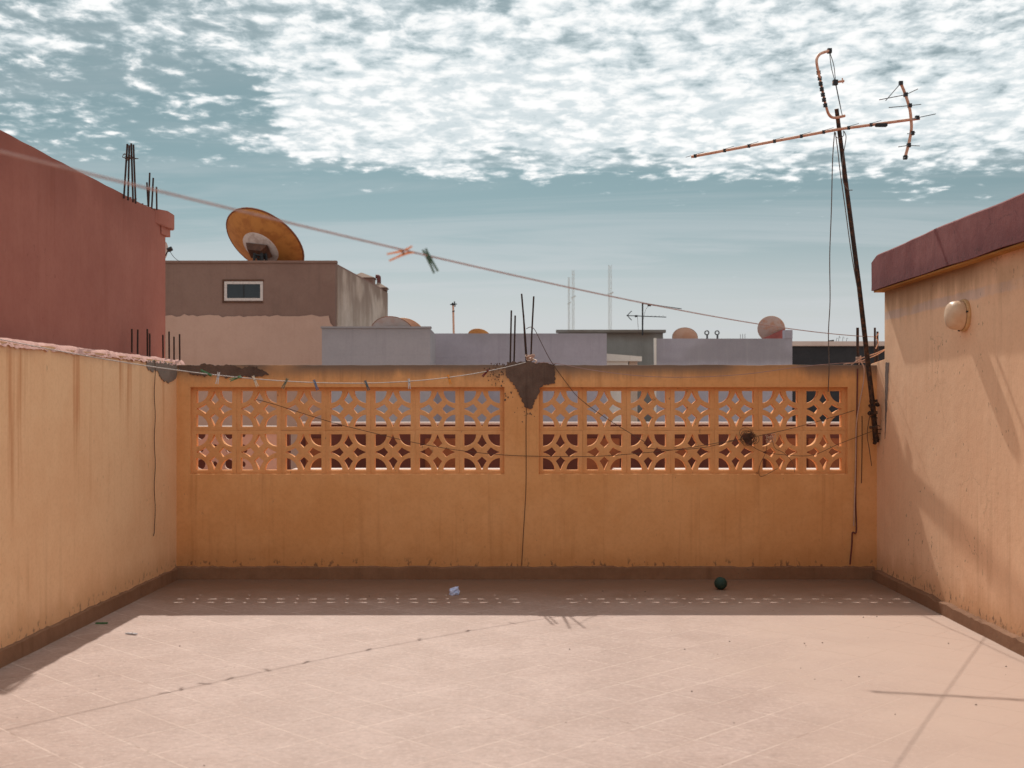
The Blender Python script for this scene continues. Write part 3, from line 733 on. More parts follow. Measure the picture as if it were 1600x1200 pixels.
# parapets of the grey and lavender houses
def house(name, label, x0, x1, yt, Y, m, depth=6, extra=None):
    a, b = (x0 - PX) * Y / F, (x1 - PX) * Y / F; zt = EYE + (PY - yt) * Y / F
    t = thing(name, ((a + b) / 2, Y + depth / 2, -7), label, 'building')
    bm = bmesh.new(); box(bm, a, b, Y, Y + depth, -7, zt - .5); box(bm, a, b, Y + .001, Y + .16, zt - .499, zt)
    box(bm, a, a + .16, Y + .161, Y + depth, zt - .499, zt - .002); box(bm, b - .16, b, Y + .161, Y + depth, zt - .499, zt - .002)
    obj('wall', bm, m, t)
    return t, a, b, zt
G1, a1, b1, z1 = house('grey_house', 'pale grey house parapet in front of the brown house, two dishes behind it', 503, 672, 513, 22, grey_m, 1.9)
bm = bmesh.new(); box(bm, a1 - .02, b1 + .02, 21.98, 22.18, z1 + .002, z1 + .035); obj('coping', bm, grey_m, G1)
G2, a2, b2, z2 = house('lavender_house', 'long lavender grey parapet behind the pillar with bare steel bars', 660, 948, 521, 24.2, lav_m)
G3, a3, b3, z3 = house('cement_house', 'bare grey cement house with darker top edge between the two lavender houses', 873, 1036, 520, 28.5, greyc_m)
bm = bmesh.new(); box(bm, a3 - .06, b3 + .06, 28.42, 28.7, z3 + .002, z3 + .07); obj('coping', bm, greyc_m, G3)
G4, a4, b4, z4 = house('worn_lavender_house', 'lavender house with worn white smudges on the right, a dish standing behind its corner', 1024, 1238, 529, 26, lav_white, .3)
bm = bmesh.new(); box(bm, b4 - .17, b4 + .003, 25.99, 26.2, z4 + .001, z4 + .19); obj('corner_post', bm, lav_m, G4)
bm = bmesh.new(); box(bm, a4 - .03, a4 + .02, 25.97, 26.05, -2, z4 + .01); obj('white_edge', bm, white_m, G4)  # narrow white strip down the left edge of the house
# back ranges so the roofscape goes on past the frame
G6, *_ = house('tar_house', 'house with a black bitumen parapet and pale coping beyond the right end of the parapet', 1190, 1500, 541, 29, black_m)
p0, p1 = P(1188, 541, 29), P(1503, 541, 29)
bm = bmesh.new(); box(bm, p0.x, p1.x, 28.93, 29.3, p0.z + .002, p0.z + .12); obj('coping', bm, coping_pink, G6, bevel=.01)
bm = bmesh.new()
for x, h in ((1306, 6), (1310, 9), (1316, 8), (1322, 6)): tube(bm, [P(x, 534, 29.1), P(x + 1.5, 534 - h, 29.1), P(x + 3, 531 - h * .3, 29.1)], .006, 4)
obj('wire_stub', bm, rebar_m, G6)
bm = bmesh.new(); tube(bm, [P(1294, 533, 29.1), P(1303, 532, 29.1)], .02, 5); obj('roof_rod', bm, debris_m, G6)
# white lean-to roof showing over the parapet
SH = thing('lean_to', (P(975, 560, 25.5).x, 25.9, -7), 'small white lean-to roof showing just above the parapet beside the worn lavender house', 'shed')
q0, q1 = P(930, 551, 25.5), P(1003, 557, 25.5)
bm = bmesh.new(); prism(bm, [(q0.x, 25.5), (q1.x, 25.5), (q1.x, 26.5), (q0.x, 26.5)], q1.z - .10, [q0.z, q1.z, q1.z + .04, q0.z + .04]); obj('roof', bm, white_m, SH)
bm = bmesh.new(); box(bm, P(983, 0, 25.6).x, P(996, 0, 25.6).x, 25.6, 26, -7, q1.z - .1); obj('post', bm, mottled_m, SH)
bm = bmesh.new(); box(bm, q0.x, P(982, 0, 25.5).x, 25.56, 25.7, -7, q1.z - .102); obj('wall', bm, white_m, SH)

# ------------------------------------------------------------------ satellite dishes
def dish(name, loc, axis, rad, label, back, rim=None, hub=None, group='satellite dishes on the roofs', mount=0.0, deep=.16):
    """axis points from the dish towards the satellite; the convex back is built facing -axis"""
    axis = Vector(axis).normalized()
    t = thing(name, loc, label, 'satellite dish', group)
    q = axis.to_track_quat('Z', 'Y').to_matrix().to_4x4()
    d = deep * rad * 2; bm = bmesh.new()
    n = 12; prof = [(rad * k / n, d * (k / n) ** 2) for k in range(n + 1)]
    lathe(bm, [(r, h - .012) for r, h in prof] + [(r, h + .0) for r, h in prof[::-1]], 48, q)
    obj('reflector', bm, back, t, smooth=True, local=True)
    if rim:
        bm = bmesh.new(); tube(bm, [q @ Vector((rad * math.cos(a), rad * math.sin(a), d - .004)) for a in [2 * math.pi * k / 48 for k in range(49)]], rad * .022, 6); obj('rim', bm, rim, t, smooth=True, local=True)
    if hub:
        bm = bmesh.new(); h0 = rad * .46
        lathe(bm, [(r, d * (r / rad) ** 2 - .022) for r in [h0 * k / 8 for k in range(9)]] + [(h0, d * (h0 / rad) ** 2 - .006)], 40, q); obj('painted_ring', bm, hub, t, smooth=True, local=True)
    # feed arm and LNB on the far side
    bm = bmesh.new(); f0 = q @ Vector((0, -rad * .95, d)); f1 = q @ Vector((0, 0, d + rad * .42)); tube(bm, [f0, f1], .012, 5)
    obj('feed_arm', bm, rod_m, t, local=True)
    bm = bmesh.new(); tube(bm, [f1, f1 + axis * .08], .035, 8); obj('feed_horn', bm, clip_m, t, local=True)
    if mount:
        bm = bmesh.new(); s = rad * .30
        pts = [(-s, -s * .62, -.03), (s, -s * .62, -.03), (s, s * .62, -.03), (-s, s * .62, -.03)]
        r2 = Matrix.Rotation(R(12), 4, 'Z')
        v0 = [bm.verts.new(q @ (r2 @ Vector((x, y, z)))) for x, y, z in pts]
        v1 = [bm.verts.new(q @ (r2 @ Vector((x * .62, y * .7, -.03 - s * .55)))) for x, y, z in pts]
        bm.faces.new(v0); bm.faces.new(v1)
        for k in range(4): bm.faces.new((v0[k], v0[(k + 1) % 4], v1[(k + 1) % 4], v1[k]))
        obj('mount_box', bm, bracket_m, t, local=True)
        bm = bmesh.new(); c = q @ Vector((-s * .4, 0, -.2)); zb = -mount
        for ox, oy in ((-.12, -.1), (.10, -.1), (0, .14), (.19, .02)): tube(bm, [c + Vector((ox * .7, oy, .02)), Vector((c.x + ox, c.y + oy, zb))], .035, 6)
        for za, zc in ((0, -.3), (-.3, 0), (-.02, -.05)): tube(bm, [c + Vector((-.11, -.1, za)), c + Vector((.11, -.1, zc))], .022, 5)
        obj('mount_leg', bm, clip_m, t, local=True)
    return t, q
dc = P(406, 389, 26.6)
dish('satellite_dish', dc, (.36, .58, .73), .97, 'large rust orange satellite dish with white centre on the brown house roof', dish_rust, dish_rim, dish_white, mount=dc.z - BZ + .02, deep=.13)
dish('satellite_dish', P(612, 529, 22.6), (.10, .74, .66), .43, 'pale grey satellite dish half hidden behind the grey house parapet', dish_pale, dish_rim)
dish('satellite_dish', P(634, 526, 23.1), (.30, .68, .66), .37, 'smaller peach satellite dish overlapping the pale grey one', dish_peach, dish_rust)
dish('satellite_dish', P(748, 530, 25.5), (.15, .6, .75), .25, 'small orange satellite dish peeping over the long lavender parapet', dish_rust, dish_rust)
dish('satellite_dish', P(1070, 531, 27.2), (.15, .70, .66), .29, 'peach satellite dish with rusty top just above the worn lavender parapet', dish_peach, dish_rim)
D5, q5 = dish('satellite_dish', P(1205, 515, 27.4), (.25, .90, .35), .31, 'round satellite dish with red lower half at the corner of the worn lavender house', dish_blush, dish_rust, deep=.09)
bm = bmesh.new(); d_ = .09 * .62
v = []
for k in range(17):
    a = R(200 + (342 - 200) * k / 16); v.append(Vector((.305 * math.cos(a), .305 * math.sin(a), 0)))
inv = q5.to_3x3()
# red panel painted on the back: lower part, slanting edge
xr = q5 @ Vector((1, 0, 0)); 
pts = [Vector((-.30, -.31)), Vector((.285, -.31)), Vector((.285, .02)), Vector((-.1, -.16)), Vector((-.30, -.24))]
bm.faces.new([bm.verts.new(Vector((p.x, -.12, p.y))) for p in pts]); r = bmesh.ops.extrude_face_region(bm, geom=bm.faces[:])
bmesh.ops.translate(bm, verts=[e for e in r['geom'] if isinstance(e, bmesh.types.BMVert)], vec=(0, .03, 0))
obj('red_panel', bm, dish_red, D5, local=True)
dish('satellite_dish', P(250, 394, 11.6), (-.85, .4, .3), .125, 'small satellite dish at the far edge of the red house', dish_pale, dish_rim, deep=.1)
bm = bmesh.new(); tube(bm, [P(258, 400, 11.5), P(263, 391, 11.5)], .006, 5); tube(bm, [P(262, 391, 11.5), P(269, 388, 11.5)], .022, 6); tube(bm, [P(266, 386, 11.5), P(266, 393, 11.5)], .012, 6)
tube(bm, smooth_path([P(265, 392, 11.5), P(272, 402, 11.5), P(281, 409, 11.5)], 5), .003, 4)
single('feed_bracket', bm, clip_m, 'black dish feed on a thin arm beside the red house edge', 'dish feed')
# two small swan-neck vents
for x, s in ((1105, 'left'), (1121, 'right')):
    bm = bmesh.new(); p = P(x, 529, 26.4); tube(bm, [p, p + Vector((0, 0, .10))], .022, 8)
    c = p + Vector((-.008, 0, .13)); tube(bm, [c + Vector((.045 * math.cos(a), 0, .045 * math.sin(a))) for a in [2 * math.pi * k / 14 for k in range(15)]], .014, 6)
    single('roof_vent', bm, rod_m, 'ring topped metal vent on the worn lavender parapet, %s of the pair' % ('nearer the peach dish' if s == 'left' else 'nearer the round dish'), 'vent', 'ring topped vents on the lavender parapet', smooth=True)
bm = bmesh.new()
for x in (1157, 1160.5, 1164): tube(bm, [P(x, 531, 26.2), P(x, 522, 26.2)], .006, 4)
single('steel_stubs', bm, rebar_m, 'three thin steel stubs on the worn lavender parapet left of the round dish', 'steel bars')
# ------------------------------------------------------------------ aerials
def aerial_small():
    t = thing('roof_aerial', P(1004, 521, 27), 'black twin boom television aerial on a thin pole above the cement house', 'aerial')
    Y = 27
    bm = bmesh.new(); tube(bm, [P(1004, 524, Y), P(1004, 473, Y)], .018, 6); obj('pole', bm, clip_m, t)
    bm = bmesh.new(); tube(bm, [P(979, 493, Y), P(1041, 495.5, Y)], .010, 5)
    tube(bm, [P(980, 493, Y), P(987, 486, Y)], .010, 5); tube(bm, [P(980, 493, Y), P(987, 500.5, Y)], .010, 5)
    for x in (992, 998, 1012, 1018, 1024, 1030, 1036): tube(bm, [P(x, 493.5, Y - .12), P(x, 493.5 + .6, Y + .12)], .007, 4)
    box(bm, P(992, 0, Y).x, P(996, 0, Y).x, Y - .03, Y + .03, P(0, 495.5, Y).z, P(0, 492.5, Y).z)
    obj('boom', bm, clip_m, t)
    bm = bmesh.new(); tube(bm, [P(1003, 474, Y), P(1065, 482.5, Y)], .010, 5)
    for x in (1014, 1021, 1028, 1035, 1042, 1049, 1056, 1062): tube(bm, [P(x, 474 + (x - 1003) * .137, Y - .1), P(x, 474 + (x - 1003) * .137 + .5, Y + .1)], .007, 4)
    box(bm, P(1012, 0, Y).x, P(1017, 0, Y).x, Y - .03, Y + .03, P(0, 478.5, Y).z, P(0, 475.5, Y).z)
    obj('boom', bm, clip_m, t)
    bm = bmesh.new(); tube(bm, smooth_path([P(1013, 478, Y), P(1008, 486, Y), P(1005, 500, Y)], 4), .005, 4); obj('cable', bm, cable_m, t)
    bm = bmesh.new(); tube(bm, smooth_path([P(996, 496, Y), P(997, 510, Y), P(998, 522, Y)], 4), .005, 4); obj('cable', bm, cable_m, t)
aerial_small()
t = thing('roof_aerial', P(709, 521, 24.4), 'short aerial on an ochre pole above the long lavender parapet', 'aerial')
bm = bmesh.new(); tube(bm, [P(709, 524, 24.5), P(708, 475, 24.5)], .022, 6); obj('pole', bm, boom_m, t)
bm = bmesh.new(); tube(bm, [P(703, 476, 24.5), P(714, 475, 24.5)], .010, 5); tube(bm, [P(710, 471, 24.5), P(711, 479, 24.5)], .014, 5); tube(bm, [P(706, 474, 24.5), P(709, 477, 24.5)], .03, 6); obj('aerial_head', bm, clip_m, t)
bm = bmesh.new(); tube(bm, [P(707, 486, 24.5), P(710, 487, 24.5)], .025, 5); obj('amplifier_box', bm, clip_m, t)
def lattice(x, y0, y1, Y, w, label):
    b = P(x, y0, Y); tp = P(x, y1, Y)
    t = thing('lattice_mast', (b.x, Y, -7), label, 'radio mast', 'far radio masts')
    z0, z1 = -7.0, tp.z; r = w * Y / F / 2
    bm = bmesh.new(); cs = [Vector((b.x + r * math.cos(a), Y + r * math.sin(a), 0)) for a in (R(90), R(210), R(330))]
    for c in cs: tube(bm, [c + Vector((0, 0, z0)), c + Vector((0, 0, z1))], .034, 4)
    n = int((z1 - z0) / (r * 3.2))
    obj('legs', bm, galv_m, t)
    bm = bmesh.new()
    for k in range(n):
        za = z0 + (z1 - z0) * k / n; zb = z0 + (z1 - z0) * (k + 1) / n
        for i in range(3):
            a, c = cs[i], cs[(i + 1) % 3]
            if k % 2: a, c = c, a
            tube(bm, [a + Vector((0, 0, za)), c + Vector((0, 0, zb))], .02, 3); tube(bm, [a + Vector((0, 0, za)), c + Vector((0, 0, za))], .022, 3)
    obj('bracing', bm, galv_m, t)
    for q in (.62, .85): bm = bmesh.new(); tube(bm, [Vector((b.x - r * 1.5, Y - r, z0 + (z1 - z0) * q)), Vector((b.x + r * 1.8, Y - r, z0 + (z1 - z0) * (q + .012)))], .1, 5); obj('antenna_panel', bm, galv_m, t)
lattice(889, 524, 433, 190, 3.2, 'thin far lattice mast, shorter left one of the close pair')
lattice(895.5, 524, 422, 190, 4.2, 'thin far lattice mast, taller right one of the close pair')
lattice(953, 524, 414, 170, 5.6, 'tallest far lattice mast standing alone right of the close pair')

# ================================================================== THE BIG AERIAL IN THE CORNER
MY, MT = 10.03, 9.33
M0, M1 = P(1369, 690, MY), P(1307, 170, MT)
AE = thing('television_aerial', P(1369, 700, MY), 'tall leaning dark mast with orange rusted booms, wired to the right corner of the parapet', 'aerial')
bm = bmesh.new(); tube(bm, [M0, M0.lerp(M1, .12) + Vector((.008, 0, 0)), M0.lerp(M1, .5) + Vector((.012, 0, 0)), M1], .025, 10, .0165); obj('mast', bm, mast_m, AE, smooth=True)
BL, BR = P(1080, 245, 9.46), P(1437, 185, 9.30)
bm = bmesh.new(); tube(bm, [BL, P(1310, 202, 9.36), BR], .0115, 8); boom = obj('boom', bm, boom_m, AE, smooth=True)
bdir = (BR - BL).normalized(); bside = bdir.cross(Vector((0, 0, 1))).normalized()
def clip_at(p, s=.02):
    bm = bmesh.new(); box(bm, p.x - s, p.x + s, p.y - s, p.y + s, p.z - s * 1.1, p.z + s * 1.1); return bm
for k, x in enumerate((1086, 1132, 1170, 1210, 1252, 1287, 1326, 1361)):
    f = (x - 1080) / (1437 - 1080)
    # perspective-correct position on the boom
    lo, hi = 0.0, 1.0
    for _ in range(30):
        m_ = (lo + hi) / 2; q = BL.lerp(BR, m_)
        if PX + q.x * F / q.y < x: lo = m_
        else: hi = m_
    c = BL.lerp(BR, lo); BM = P(1310, 202, 9.36)
    c = BL.lerp(BM, (c.x - BL.x) / (BM.x - BL.x)) if c.x < BM.x else BM.lerp(BR, (c.x - BM.x) / (BR.x - BM.x))
    obj('element_clip', clip_at(c, .0115), clip_m, AE)
    bm = bmesh.new(); L_ = .085; dirv = (bdir * .75 + bside * .5).normalized(); tube(bm, [c - dirv * L_ + Vector((0, 0, .012)), c + dirv * L_ + Vector((0, 0, .012))], .0022, 5); obj('element_rod', bm, rod_m, AE)
bm = bmesh.new(); c = P(1377, 195.5, 9.32); box(bm, c.x - .045, c.x + .045, c.y - .02, c.y + .02, c.z - .012, c.z + .012); obj('balun_box', bm, clip_m, AE, bevel=.003)
# curved reflector at the right end
YF = 9.30
rp = [P(1407.5, 130, YF), P(1414, 146, YF), P(1421, 168, YF), P(1423.5, 186, YF), P(1424, 202, YF), P(1420.5, 222, YF), P(1414, 247, YF)]
bm = bmesh.new(); tube(bm, smooth_path(rp, 5), .0120, 8); obj('reflector_bar', bm, boom_m, AE, smooth=True)
for (x, y), (ax, ay), (cx_, cy_) in (((1407.5, 130), (1384, 157), (1409, 128)), ((1415, 148), (1374, 156), (1434, 139)), ((1421.5, 165), (1389, 168), (1439, 163)), ((1425.5, 208), (1418, 209), (1430, 207)), ((1420, 227), (1404, 229.5), (1437, 228)), ((1414.5, 246), (1411, 247), (1419, 245)), ((1433, 184), (1425, 186), (1462, 178))):
    bm = bmesh.new(); tube(bm, [P(ax, ay, YF - .25), P(x, y, YF), P(cx_, cy_, YF + .25)], .0035, 5); obj('reflector_rod', bm, rod_m, AE)
    obj('element_clip', clip_at(P(x, y, YF), .014), clip_m, AE)
# upper hooked boom, seen nearly end on
YU = 9.31
up = [P(1320, 181, YU + .03), P(1303, 184, YU), P(1295, 178.5, YU - .05), P(1290.5, 165, YU - .1), P(1286, 146, YU - .15), P(1280, 118, YU - .2), P(1276, 98, YU - .22), P(1277.5, 89, YU - .2), P(1283, 83.5, YU - .16), P(1296, 79, YU - .1)]
bm = bmesh.new(); tube(bm, smooth_path(up, 6), .0110, 8); obj('hooked_boom', bm, boom_m, AE, smooth=True)
for x, y in ((1279, 113.5), (1280.8, 122.5), (1282.2, 131), (1284, 139.5), (1285.8, 148), (1287.5, 156), (1289.5, 164.5)):
    c = P(x, y, YU - .19); obj('element_clip', clip_at(c, .0125), clip_m, AE)
    bm = bmesh.new(); tube(bm, [c + Vector((-.028, -.045, -.004)), c + Vector((.028, .045, .004))], .004, 5); obj('element_rod', bm, rod_m, AE)
obj('element_clip', clip_at(P(1296, 79.5, YU - .1), .016), clip_m, AE)
bm = bmesh.new(); tube(bm, [P(1301, 129, YU), P(1319, 126.5, YU)], .009, 6); tube(bm, [P(1316, 122, YU), P(1317, 130, YU)], .005, 5); obj('small_dipole', bm, boom_m, AE)
obj('element_clip', clip_at(P(1305, 129, YU), .018), clip_m, AE)
bm = bmesh.new()
for pts in ([(1296, 80), (1299, 105), (1305, 129), (1311, 158), (1316, 180)], [(1296, 80), (1303, 103), (1306, 129), (1314, 170)]): tube(bm, smooth_path([P(x, y, YU) for x, y in pts], 6), .0032, 5)
obj('stay_wire', bm, rod_m, AE)
for dz_, r_ in ((0, .034), (.10, .03), (-.12, .03)):
    bm = bmesh.new(); c = M0.lerp(M1, .09) + Vector((0, 0, dz_)); tube(bm, [c + Vector((-.035, -.02, 0)), c + Vector((.03, -.03, .01))], r_ * .42, 6); obj('clamp', bm, mast_m, AE)
for k in range(10):
    bm = bmesh.new(); c = M0.lerp(M1, rr.uniform(-.0, .14)) + Vector((rr.uniform(-.02, .03), -.035, 0)); tube(bm, [c + Vector((-.03, 0, rr.uniform(-.01, .01))), c + Vector((.03, 0, rr.uniform(-.01, .01)))], .004, 5); obj('binding_wire', bm, mast_m, AE)
for x, y, s in ((1361, 634, .021), (1359, 646, .019), (1371, 632, .02)):
    bm = bmesh.new(); c = P(x, y, MY - .04); r = bmesh.ops.create_icosphere(bm, subdivisions=2, radius=s)['verts']
    for v in r: v.co = c + v.co * (1 + .3 * mnoise.noise(v.co * 60))
    obj('wire_knot', bm, mast_m, AE)
bm = bmesh.new(); tube(bm, [M0 + Vector((-.02, .0, 0)), M0 + Vector((0, .0, -.01))], .02, 8); obj('end_bolt', bm, mast_m, AE)

# ------------------------------------------------------------------ cables and lines
def cable(name, pts, r, m, label, cat='cable', group=None, sub=6, n=5):
    bm = bmesh.new(); tube(bm, smooth_path(pts, sub), r, n); return single(name, bm, m, label, cat, group, smooth=True)
def px(pts, Y): return [P(x, y, Y) for x, y in pts]
def drop(pts, Ya, Yb): return [P(x, y, Ya + (Yb - Ya) * (y - pts[0][1]) / (pts[-1][1] - pts[0][1])) for x, y in pts]
cable('aerial_cable', drop([(1304, 206), (1301, 250), (1299, 330), (1296.5, 400), (1297, 470), (1294.5, 520), (1295.5, 572), (1294, 612)], 9.36, 10.06), .0042, cable_m, 'thin cable hanging free from the big aerial, left of its mast', 'cable')
cable('aerial_cable', drop([(1305, 206), (1309, 235), (1313, 270), (1320, 320), (1331, 400), (1345, 480), (1356, 550), (1364, 620)], 9.35, 9.92), .0040, cable_m, 'cable running close along the left of the leaning mast', 'cable')
cable('aerial_cable', px([(1319, 205), (1322, 215), (1318, 240), (1316, 260), (1318, 285), (1325, 296), (1332, 297)], 9.36), .0034, cable_m, 'short loose cable curled on the upper part of the mast', 'cable')
cable('aerial_cable', px([(1306, 208), (1306, 213), (1311, 216), (1318, 212), (1318, 204)], 9.33), .0030, cable_m, 'small cable loop under the big aerial boom', 'cable')
# long pink clothesline from behind the camera on the left wall to the right corner bars
NL0, NL1 = Vector((-2.86, -1.3, 2.13)), Vector((3.24, 10.16, 2.085))
def near_line(s, sag=.30): p = NL0.lerp(NL1, s); return p - Vector((0, 0, sag * 4 * s * (1 - s) * .5))
def near_at(x):
    lo, hi = .2, 1.0
    for _ in range(40):
        m_ = (lo + hi) / 2; q = near_line(m_)
        if PX + q.x * F / q.y < x: lo = m_
        else: hi = m_
    return lo
bm = bmesh.new(); tube(bm, [near_line(k / 60) for k in range(61)], .0030, 6)
NEAR = single('clothesline', bm, line_m, 'long pink clothesline crossing overhead from the left wall to the right corner', 'clothesline', smooth=True)
# pegged line from left wall to pillar
PL0, PL1 = Vector((lx(6.7) + .01, 6.7, 1.872)), Vector((bx(826), YB + .02, 1.87))
def peg_line(s):
    p = PL0.lerp(PL1, s); return p - Vector((0, 0, .215 * 4 * s * (1 - s) * (1.0 + .25 * (s - .5))))
def peg_at(x):
    lo, hi = .0, 1.0
    for _ in range(40):
        m_ = (lo + hi) / 2; q = peg_line(m_)
        if PX + q.x * F / q.y < x: lo = m_
        else: hi = m_
    return lo
bm = bmesh.new(); tube(bm, [peg_line(k / 50) for k in range(51)], .0032, 6)
single('clothesline', bm, line_grey, 'grey clothesline with ten pegs sagging from the left wall to the pillar', 'clothesline', smooth=True)
cable('clothesline', [Vector((bx(832), YB + .0, 1.862)), P(870, 568, YB - .02), P(930, 579, YB - .04), P(1010, 588, YB - .05), P(1090, 589, YB - .05), P(1170, 584, YB - .04), P(1250, 573, YB - .03), P(1305, 568, YB - .02), P(1344, 566, YB - .01)], .0026, line_m, 'thin slack line in front of the parapet top from the pillar to the right corner', 'clothesline')
cable('wire', px([(822, 514), (829, 511), (836, 516), (848, 540), (862, 566), (885, 598), (905, 622), (945, 652), (990, 680), (1010, 692)], YB - .03), .0030, wire_m, 'dark wire slanting from the pillar bars down across the right screen', 'wire')
cable('wire', px([(400, 624), (430, 632), (480, 648), (530, 663), (590, 678), (650, 692), (720, 704), (790, 711), (850, 713), (930, 713), (1000, 708), (1060, 702), (1110, 694), (1150, 687)], YB - .015), .0028, wire_m, 'long slack wire across both screens at lower block height', 'wire')
cable('wire', px([(1010, 700), (1050, 703), (1100, 699), (1150, 688), (1200, 678), (1250, 666), (1300, 652), (1335, 641)], YB - .025), .0026, wire_m, 'wire rising from the right screen to the right corner', 'wire')
cable('wire', px([(1165, 690), (1190, 705), (1230, 711), (1270, 711), (1310, 694), (1362, 674)], YB - .03), .0024, wire_m, 'thin wire from the tangle to the foot of the leaning mast', 'wire')
cable('wire', px([(1199, 682), (1197, 705), (1188, 725), (1186, 740), (1192, 744), (1215, 732)], YB - .03), .0022, wire_m, 'loose wire end curling below the tangle', 'wire')
cable('wire', px([(1206, 685), (1211, 700), (1225, 708), (1238, 722), (1242, 738)], YB - .03), .0022, wire_m, 'loose wire hanging over the sixth block of the right screen', 'wire')
bm = bmesh.new(); rr = random.Random(21); c0 = P(1169, 684, YB - .035)
for k in range(26):
    a0 = rr.uniform(0, 6.28); ra, rb = rr.uniform(.02, .062), rr.uniform(.018, .045); tl = rr.uniform(-.5, .5)
    o_ = Vector((rr.gauss(0, .018), rr.uniform(-.02, .02), rr.gauss(0, .014)))
    pts = []
    for q in range(9):
        a = a0 + q * .75; x_, z_ = ra * math.cos(a), rb * math.sin(a)
        pts.append(c0 + o_ + Vector((x_ * math.cos(tl) - z_ * math.sin(tl), rr.uniform(-.006, .006), x_ * math.sin(tl) + z_ * math.cos(tl))))
    tube(bm, smooth_path(pts, 3), .0024, 4)
single('wire_tangle', bm, wire_m, 'dark tangle of wire caught on the right screen between its fifth and sixth blocks', 'wire tangle')
bm = bmesh.new(); c0 = P(1203, 685, YB - .02)
for k in range(9):
    tube(bm, smooth_path([c0 + Vector((rr.uniform(-.05, .05), rr.uniform(-.02, .03), rr.uniform(-.04, .05))) for _ in range(4)], 4), .0026, 4)
single('twine_knot', bm, cable_pale, 'knot of pale twine on the sixth block of the right screen', 'twine')
# cables and pipe down the right corner
cable('down_cable', [P(1345, 565, YB - .02), P(1350, 575, YB - .03), P(1349, 598, YB - .03), P(1343, 630, YB - .02), P(1338, 665, YB - .015), P(1337, 720, YB - .01), P(1335, 790, YB - .01), P(1334, 822, YB - .012)], .0055, cable_pale, 'pale cable bending down the wall beside the right screen', 'cable')
cable('down_cable', px([(1340, 576), (1339, 640), (1338, 700), (1337, 780), (1338, 830), (1332, 832), (1331, 850), (1328, 882)], YB - .008), .0065, pipe_m, 'dark red cable running straight down to the skirting in the right corner', 'cable')
cable('down_cable', px([(1347, 650), (1347, 700), (1346, 755)], YB - .006), .0035, wire_m, 'short brown wire hanging right of the pale cable', 'cable')
cable('down_cable', px([(1363, 640), (1358, 655), (1355, 680), (1358, 700), (1362, 728)], MY - .05), .0032, wire_m, 'loose wire dangling under the foot of the mast', 'cable')
cable('down_cable', px([(1371, 690), (1373, 760), (1373, 885)], YB - .004), .0042, wire_m, 'brown wire down the corner below the mast foot', 'cable')
cable('pillar_wire', px([(826, 566), (824, 610), (822, 660), (822, 755), (818, 830), (815, 884)], YB - .004), .0028, wire_m, 'rusty wire hanging down the middle pillar to the skirting', 'wire')
bm = bmesh.new(); tube(bm, [Vector((lx(9.46) + .012, 9.46, 1.86)) - Vector((0, 0, 1.39 * k / 24)) + Vector((.004 + .004 * math.sin(k), .006 * math.sin(k * .9) * (k > 12), 0)) for k in range(25)] + [Vector((lx(9.4) + .016, 9.43, .445))], .0036, 6)
single('hanging_wire', bm, wire_m, 'brown wire hanging straight down the left wall from its grey cement patch', 'wire', smooth=True)
# twine and rope wound about the bars
bm = bmesh.new(); rr = random.Random(4); c0 = P(828, 559, YR - .02)
for k in range(7):
    z_ = rr.uniform(-.02, .02); ra = rr.uniform(.022, .038)
    tube(bm, [c0 + Vector((ra * math.cos(a) * 1.1, ra * math.sin(a), z_ + .012 * math.sin(a * 2 + k))) for a in [2 * math.pi * q / 14 for q in range(15)]], .005, 5)
tube(bm, smooth_path([c0, c0 + Vector((.03, -.05, -.015)), c0 + Vector((.055, -.09, -.03)), c0 + Vector((.04, -.1, -.05))], 4), .006, 5)
single('twine_knot', bm, cable_pale, 'pale twine knotted round the foot of the pillar bars', 'twine', smooth=True)
bm = bmesh.new()
for pts in ([(1330, 570), (1345, 560), (1368, 552), (1384, 545)], [(1340, 566), (1356, 560), (1372, 553), (1386, 544)], [(1318, 569), (1340, 566), (1358, 566)], [(1342, 570), (1344, 558), (1345, 557), (1341, 566)], [(1368, 545), (1372, 535), (1369, 527), (1373, 520)]): tube(bm, smooth_path(px(pts, YR - .06), 5), .0050, 5)
for k in range(4): tube(bm, [P(1341.5, 566 - k * 2.5, YR) + Vector((.022 * math.cos(a), .022 * math.sin(a), 0)) for a in [2 * math.pi * q / 10 for q in range(11)]], .0045, 5)
single('rope_tie', bm, cable_pale, 'pale rope ends tied round the steel bars at the right corner', 'rope', smooth=True)

# ------------------------------------------------------------------ clothes pegs
def make_peg(mat, spread, label, group, sep=.0036, jaw=.8):
    t = thing('clothes_peg', (0, 0, 0), label, 'clothes peg', group)
    for s in (-1, 1):
        bm = bmesh.new(); n = 9; rows = []
        for k in range(n):
            q = k / (n - 1); z = .022 - q * .080                     # jaws up, tails down
            c = s * (sep + (.0012 if k == 0 else 0) + (max(0, q - .42) * spread) + max(0, .30 - q) * spread * jaw)
            wd = .0045 * (1 - .35 * abs(q - .45)); th = .0024 + .0014 * math.exp(-((q - .4) / .2) ** 2)
            rows.append([bm.verts.new((c + a * th, b * wd, z)) for a, b in ((-1, -1), (1, -1), (1, 1), (-1, 1))])
        for a, b in zip(rows, rows[1:]):
            for k in range(4): bm.faces.new((a[k], a[(k + 1) % 4], b[(k + 1) % 4], b[k]))
        bm.faces.new(rows[0]); bm.faces.new(rows[-1][::-1])
        obj('prong', bm, mat, t, smooth=True, local=True)
    bm = bmesh.new(); tube(bm, [(-.0065, -.0052, -.010), (.0065, -.0052, -.010)], .0016, 5); tube(bm, [(-.0065, .0052, -.010), (.0065, .0052, -.010)], .0016, 5); tube(bm, [(0, -.006, -.010), (0, .006, -.010)], .0034, 8); obj('spring', bm, spring_m, t, local=True)
    return t
